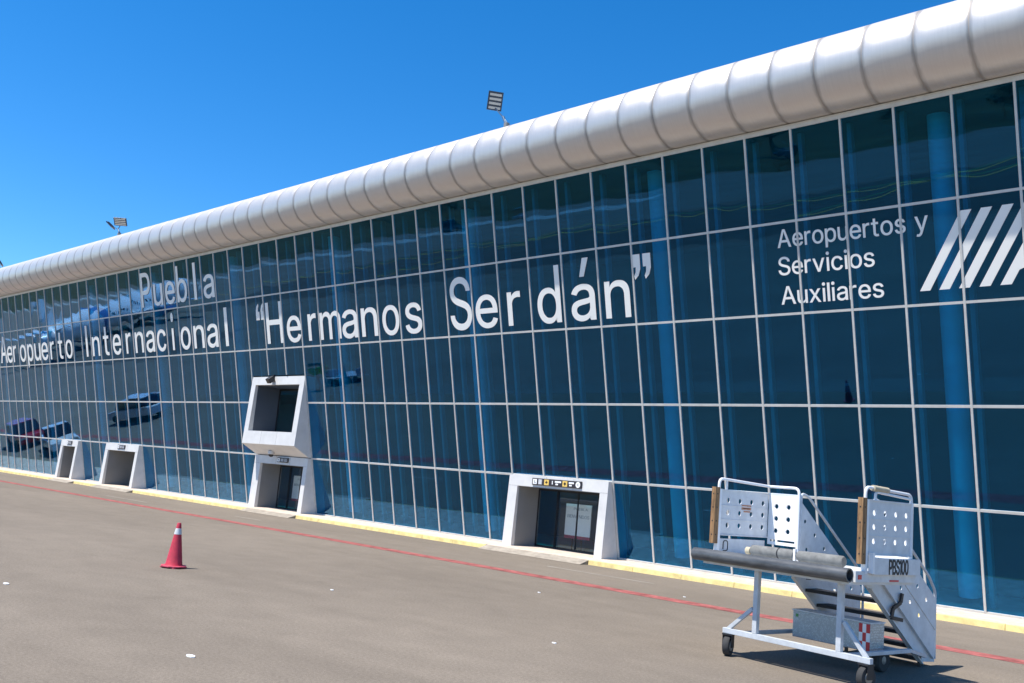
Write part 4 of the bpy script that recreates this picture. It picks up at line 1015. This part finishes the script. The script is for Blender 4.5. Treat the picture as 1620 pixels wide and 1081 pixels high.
# flat pale scraps lying on the apron
for i, ((x, y), lab_, sx_) in enumerate([((-7.56,-17.83), 'flat white scrap on the apron at the far left of the cone', .16), ((-6.30,-13.03), 'tiny white scrap on the apron right of the cone', .10),
        ((-2.03,-17.83), 'flat white scrap on the apron nearest the camera', .17), ((-1.25,-13.01), 'tiny white scrap on the apron left of the stairs', .09),
        ((-5.40,-8.76), 'tiny pale scrap on the apron just before the red line', .09), ((-4.27,-5.41), 'tiny pale scrap beyond the red line near the kerb', .08)]):
    sx = sx_*.75; b = MB(M['sign_wh']); n = 9; rng = random.Random(i)
    lp = [(sx*(.5+.1*rng.random())*math.cos(2*math.pi*k/n), .55*sx*(.5+.1*rng.random())*math.sin(2*math.pi*k/n)) for k in range(n)]
    b.outline([lp], lambda u, v, t: (u, v, t), .001, .012)
    o = b.build('litter_scrap'); o.location = (x, y, 0); tag(o, lab_, 'litter', 'pale scraps on the apron')

# ---------------------------------------------------------------- behind the photographer, seen mirrored in the glass
PL = thing('airliner', 'white and blue airliner parked on the apron, mirrored at the far left of the glass', 'airplane', (-150, -50, 0), math.atan2(-68+32, -165+135))
L_ = 54.0
b = MB(M['plane_wh'])
b.lathe([(.05,L_/2),(.9,L_/2-.7),(1.7,L_/2-2.2),(2.2,L_/2-4.5),(2.3,L_/2-7),(2.3,-L_/2+13),(1.9,-L_/2+7),(1.3,-L_/2+2.5),(.4,-L_/2)], (0,0,3.4), 'x', 28)
fz = b.build('fuselage', PL)
b = MB(M['plane_bl']); b.lathe([(2.312,-L_/2+13.2),(2.312,-L_/2+15),(2.312,-L_/2+15.6)], (0,0,3.4), 'x', 28); b.build('stripe', fz)
for s in (-1, 1):
    b = MB(M['carglass'])
    for k in range(22): b.box((-9+k*1.05, s*2.22-.06, 3.75), (-8.7+k*1.05, s*2.22+.06, 4.15))
    b.build('cabin_windows', fz)
b = MB(M['carglass']); b.box((L_/2-2.6, -.9, 3.95), (L_/2-1.9, .9, 4.45)); b.build('cockpit_window', fz)
for s in (-1, 1):
    b = MB(M['plane_wh']); b.hexa([(3.5,s*1.2,2.3),(-3,s*1.2,2.3),(-6.5,s*16.5,3.3),(-4.9,s*16.5,3.3),(3.5,s*1.2,2.75),(-3,s*1.2,2.6),(-6.5,s*16.5,3.42),(-4.9,s*16.5,3.42)]); b.build('wing', PL)
    b = MB(M['plane_bl']); b.lathe([(.55,3.6),(.95,3.2),(1.0,1.8),(.6,-.8),(.3,-1.2)], (.5, s*5.3, 1.55), 'x', 20); b.build('engine', PL)
    b = MB(M['plane_wh']); b.hexa([(-22,s*.5,4.0),(-25,s*.5,4.0),(-26.6,s*6,4.4),(-25.2,s*6,4.4),(-22,s*.5,4.2),(-25,s*.5,4.15),(-26.6,s*6,4.46),(-25.2,s*6,4.46)]); b.build('tailplane', PL)
b = MB(M['plane_wh']); b.hexa([(-20.5,-.12,5.0),(-25,-.12,4.5),(-25,.12,4.5),(-20.5,.12,5.0),(-24.5,-.08,9),(-26.5,-.08,9),(-26.5,.08,9),(-24.5,.08,9)]); b.build('tail_fin', PL)
for x, y in ((15, 0), (-1.5, 2.6), (-1.5, -2.6)):
    b = MB(M['frame']); b.bar((x, y, 2.2), (x, y, .5), .2, .2); g = b.build('landing_gear', PL)
    b = MB(M['tyre']); b.lathe([(.2,-.35),(.5,-.35),(.5,.35),(.2,.35)], (x, y, .5), 'y', 18); b.build('wheel', g)

def car(name, label, cat, loc, rz, paint, pickup=False, L=4.9, W_=1.85, H=1.75):
    t = thing(name, label, cat, loc, rz)
    hw = W_/2
    b = MB(paint)
    low = [(-L/2,.38),(-L/2+.05,.95),(-L/2+.1,1.02),(L/2-1.35,1.05),(L/2-.15,.92),(L/2,.72),(L/2,.36)]
    b.prism(low, -hw, hw, lambda x, y, z: (y, x, z)); o = b.build('body', t, .06)
    if pickup: c = [(-.55,1.02),(-.35,H),(.75,H),(1.45,1.04)]
    else: c = [(-L/2+.25,1.0),(-L/2+.55,H),(.7,H),(1.5,1.04)]
    b = MB(M['carglass']); b.prism(c, -hw+.1, hw-.1, lambda x, y, z: (y, x, z)); k = b.build('cabin_windows', t, .05)
    b = MB(paint); b.box((c[1][0]+.02, -hw+.12, H-.02), (c[2][0]-.02, hw-.12, H+.05)); b.build('roof', t, .03)
    for s in (-1, 1):
        for x in (-L/2+.95, L/2-.95):
            b = MB(M['tyre']); b.lathe([(.2,-.12),(.36,-.12),(.36,.12),(.2,.12)], (x, s*(hw-.1), .36), 'y', 22); w_ = b.build('wheel', t)
            b = MB(M['hub']); b.lathe([(.02,-.125),(.2,-.11),(.2,.11),(.02,.125)], (x, s*(hw-.1), .36), 'y', 16); b.build('hub', w_)
        b = MB(M['lens']); b.box((L/2-.05, s*hw*.72-.2, .72), (L/2+.01, s*hw*.72+.2, .86)); b.build('headlight', t)
    return t
car('pickup_truck', 'white pickup mirrored in the lowest panes left of the farthest door', 'pickup', (-63.2, -4.0, 0), R(12), M['carwhite'], True, 5.2)
car('parked_car', 'red car mirrored at the left edge of the lowest panes', 'car', (-70.5, -4.2, 0), R(5), M['carred'])
car('parked_car', 'dark car with pale roof mirrored in the panes above the far doors', 'car', (-63.0, -9.9, 0), R(165), M['carwhite'], False, 4.6)

def person(label, loc, rz, vest, tool=False):
    t = thing('person', label, 'person', loc, rz, 'ground crew mirrored in the glass')
    V = [(0,0,.95),(0,0,1.15),(0,0,1.38),(0,0,1.50),(0,.01,1.62),(0,.02,1.70),
         (.19,0,1.40),(.24,.02,1.13),(.22,.14,.92),(-.19,0,1.40),(-.24,.02,1.13),(-.22,.14,.92),
         (.10,0,.90),(.11,.03,.50),(.11,-.02,.08),(.12,.12,.04),(-.10,0,.90),(-.11,.03,.50),(-.11,-.02,.08),(-.12,.12,.04)]
    Rr = [.15,.145,.15,.06,.095,.09,.065,.05,.04,.065,.05,.04,.095,.07,.05,.04,.095,.07,.05,.04]
    E_ = [(0,1),(1,2),(2,3),(3,4),(4,5),(2,6),(6,7),(7,8),(2,9),(9,10),(10,11),(0,12),(12,13),(13,14),(14,15),(0,16),(16,17),(17,18),(18,19)]
    me = bpy.data.meshes.new('body'); me.from_pydata(V, E_, [])
    o = bpy.data.objects.new('body', me); COL.objects.link(o); o.parent = t
    sk = o.modifiers.new('skin', 'SKIN'); 
    for i, s in enumerate(me.skin_vertices[0].data): s.radius = (Rr[i], Rr[i]*.85); s.use_root = (i == 0)
    sb = o.modifiers.new('sub', 'SUBSURF'); sb.levels = 2; sb.render_levels = 2
    me.materials.append(M['navy'])
    b = MB(vest); b.lathe([(.175,.98),(.19,1.1),(.20,1.3),(.17,1.44),(.09,1.50)], (0,0,0), 'z', 16); b.build('vest', t)
    b = MB(M['skin']); b.blob((0,.04,1.66), (.092,.10,.12)); b.build('head', t)
    b = MB(M['navy']); b.blob((0,.02,1.73), (.10,.115,.07)); b.build('hair', t)
person('crew member in yellow green vest mirrored beside the projecting box, left of pair', (-49.3, -17.0, 0), R(30), M['vest'])
person('crew member in yellow green vest mirrored beside the projecting box, right of pair', (-48.0, -17.2, 0), R(-20), M['vest'])
person('crew member in orange vest mirrored rightmost of the group', (-46.4, -17.3, 0), R(80), M['orange'])

t = thing('baggage_cart', 'low baggage cart mirrored among the vested crew', 'cart', (-47.2, -18.3, 0), R(-10))
b = MB(M['frame']); b.box((-1.2,-.7,.42), (1.2,.7,.50)); b.box((-1.2,-.7,.50),(-1.15,.7,.95)); b.box((1.15,-.7,.50),(1.2,.7,.95)); b.build('deck', t, .01)
for x in (-.85,.85):
    for y in (-.6,.6):
        b = MB(M['tyre']); b.lathe([(.08,-.06),(.2,-.06),(.2,.06),(.08,.06)], (x,y,.2), 'y', 16); b.build('wheel', t)
b = MB(M['frame']); b.bar((1.2,0,.45),(2.0,0,.3),.05,.05); b.build('tow_bar', t)

t = thing('tanker_truck', 'olive fuel tanker truck mirrored in the top row of panes above the small lettering', 'truck', (-74, -140, 0), math.atan2(-22, -22))
b = MB(M['truckgreen']); b.lathe([(.3,-5.2),(1.25,-5),(1.25,2.4),(.3,2.6)], (0,0,2.4), 'x', 20); b.build('tank', t)
b = MB(M['truckgreen']); b.box((2.9,-1.2,.8),(5.2,1.2,3.0)); cb = b.build('cab', t, .12)
b = MB(M['carglass']); b.box((5.15,-1.0,1.9),(5.22,1.0,2.7)); b.build('windscreen', cb)
b = MB(M['dark']); b.box((-5.2,-.5,.7),(5.2,.5,1.1)); b.build('chassis', t)
for x in (-4,-2.7,3.8):
    for y in (-1,1):
        b = MB(M['tyre']); b.lathe([(.25,-.2),(.5,-.2),(.5,.2),(.25,.2)], (x,y,.5), 'y', 18); b.build('wheel', t)
car('service_van', 'small pale van mirrored far off in the top row of panes', 'van', (-139, -138, 0), R(70), M['carwhite'], False, 5.2, 2.0, 2.3)
car('service_van', 'dark van mirrored far off in the top row of panes', 'van', (-150, -126, 0), R(30), M['cardark'], False, 5.2, 2.0, 2.3)

def tree(loc, h, label, seed):
    rng = random.Random(seed)
    t = thing('tree', label, 'tree', loc, 0, 'trees beyond the apron')
    b = MB(M['bark']); b.tube([(0,0,0),(.1,0,h*.35),(.05,.1,h*.7)], [h*.035,h*.025,h*.01], 8)
    for k in range(5):
        a = rng.random()*6.3; b.tube([(.08,0,h*(.3+.06*k)),(math.cos(a)*h*.25,math.sin(a)*h*.25,h*(.5+.07*k))],[h*.014,h*.006],6)
    b.build('trunk', t)
    b = MB(M['leaf'])
    cl = [(rng.gauss(0,h*.17), rng.gauss(0,h*.17), h*(.42+.5*rng.random())) for _ in range(26)]
    for c in cl:
        for _ in range(34):
            p = Vector(c)+Vector((rng.gauss(0,1),rng.gauss(0,1),rng.gauss(0,.8)))*h*.065
            n_ = Vector((rng.gauss(0,1),rng.gauss(0,1),rng.gauss(0,1))).normalized(); u = n_.orthogonal().normalized()*h*.03; v = n_.cross(u)
            b._f([b.bm.verts.new(x) for x in (p-u, p+v*.6, p+u, p-v*.6)])
    b.build('crown', t)
tl = [(-62,-156,7),(-96,-176,8),(-120,-170,6),(-44,-158,5.5),(-176,-150,7.5),(-205,-150,8),(-30,-150,6)]
nm = ['round tree mirrored right of the tanker','tall tree mirrored left of the tanker','smaller tree mirrored above the word Serdán','low tree mirrored by the emblem','tree mirrored above the word Hermanos','tall tree mirrored above the word Puebla','tree at the right end beyond the apron']
for i, (x, y, h) in enumerate(tl): tree((x, y, -.012), h, nm[i], i)
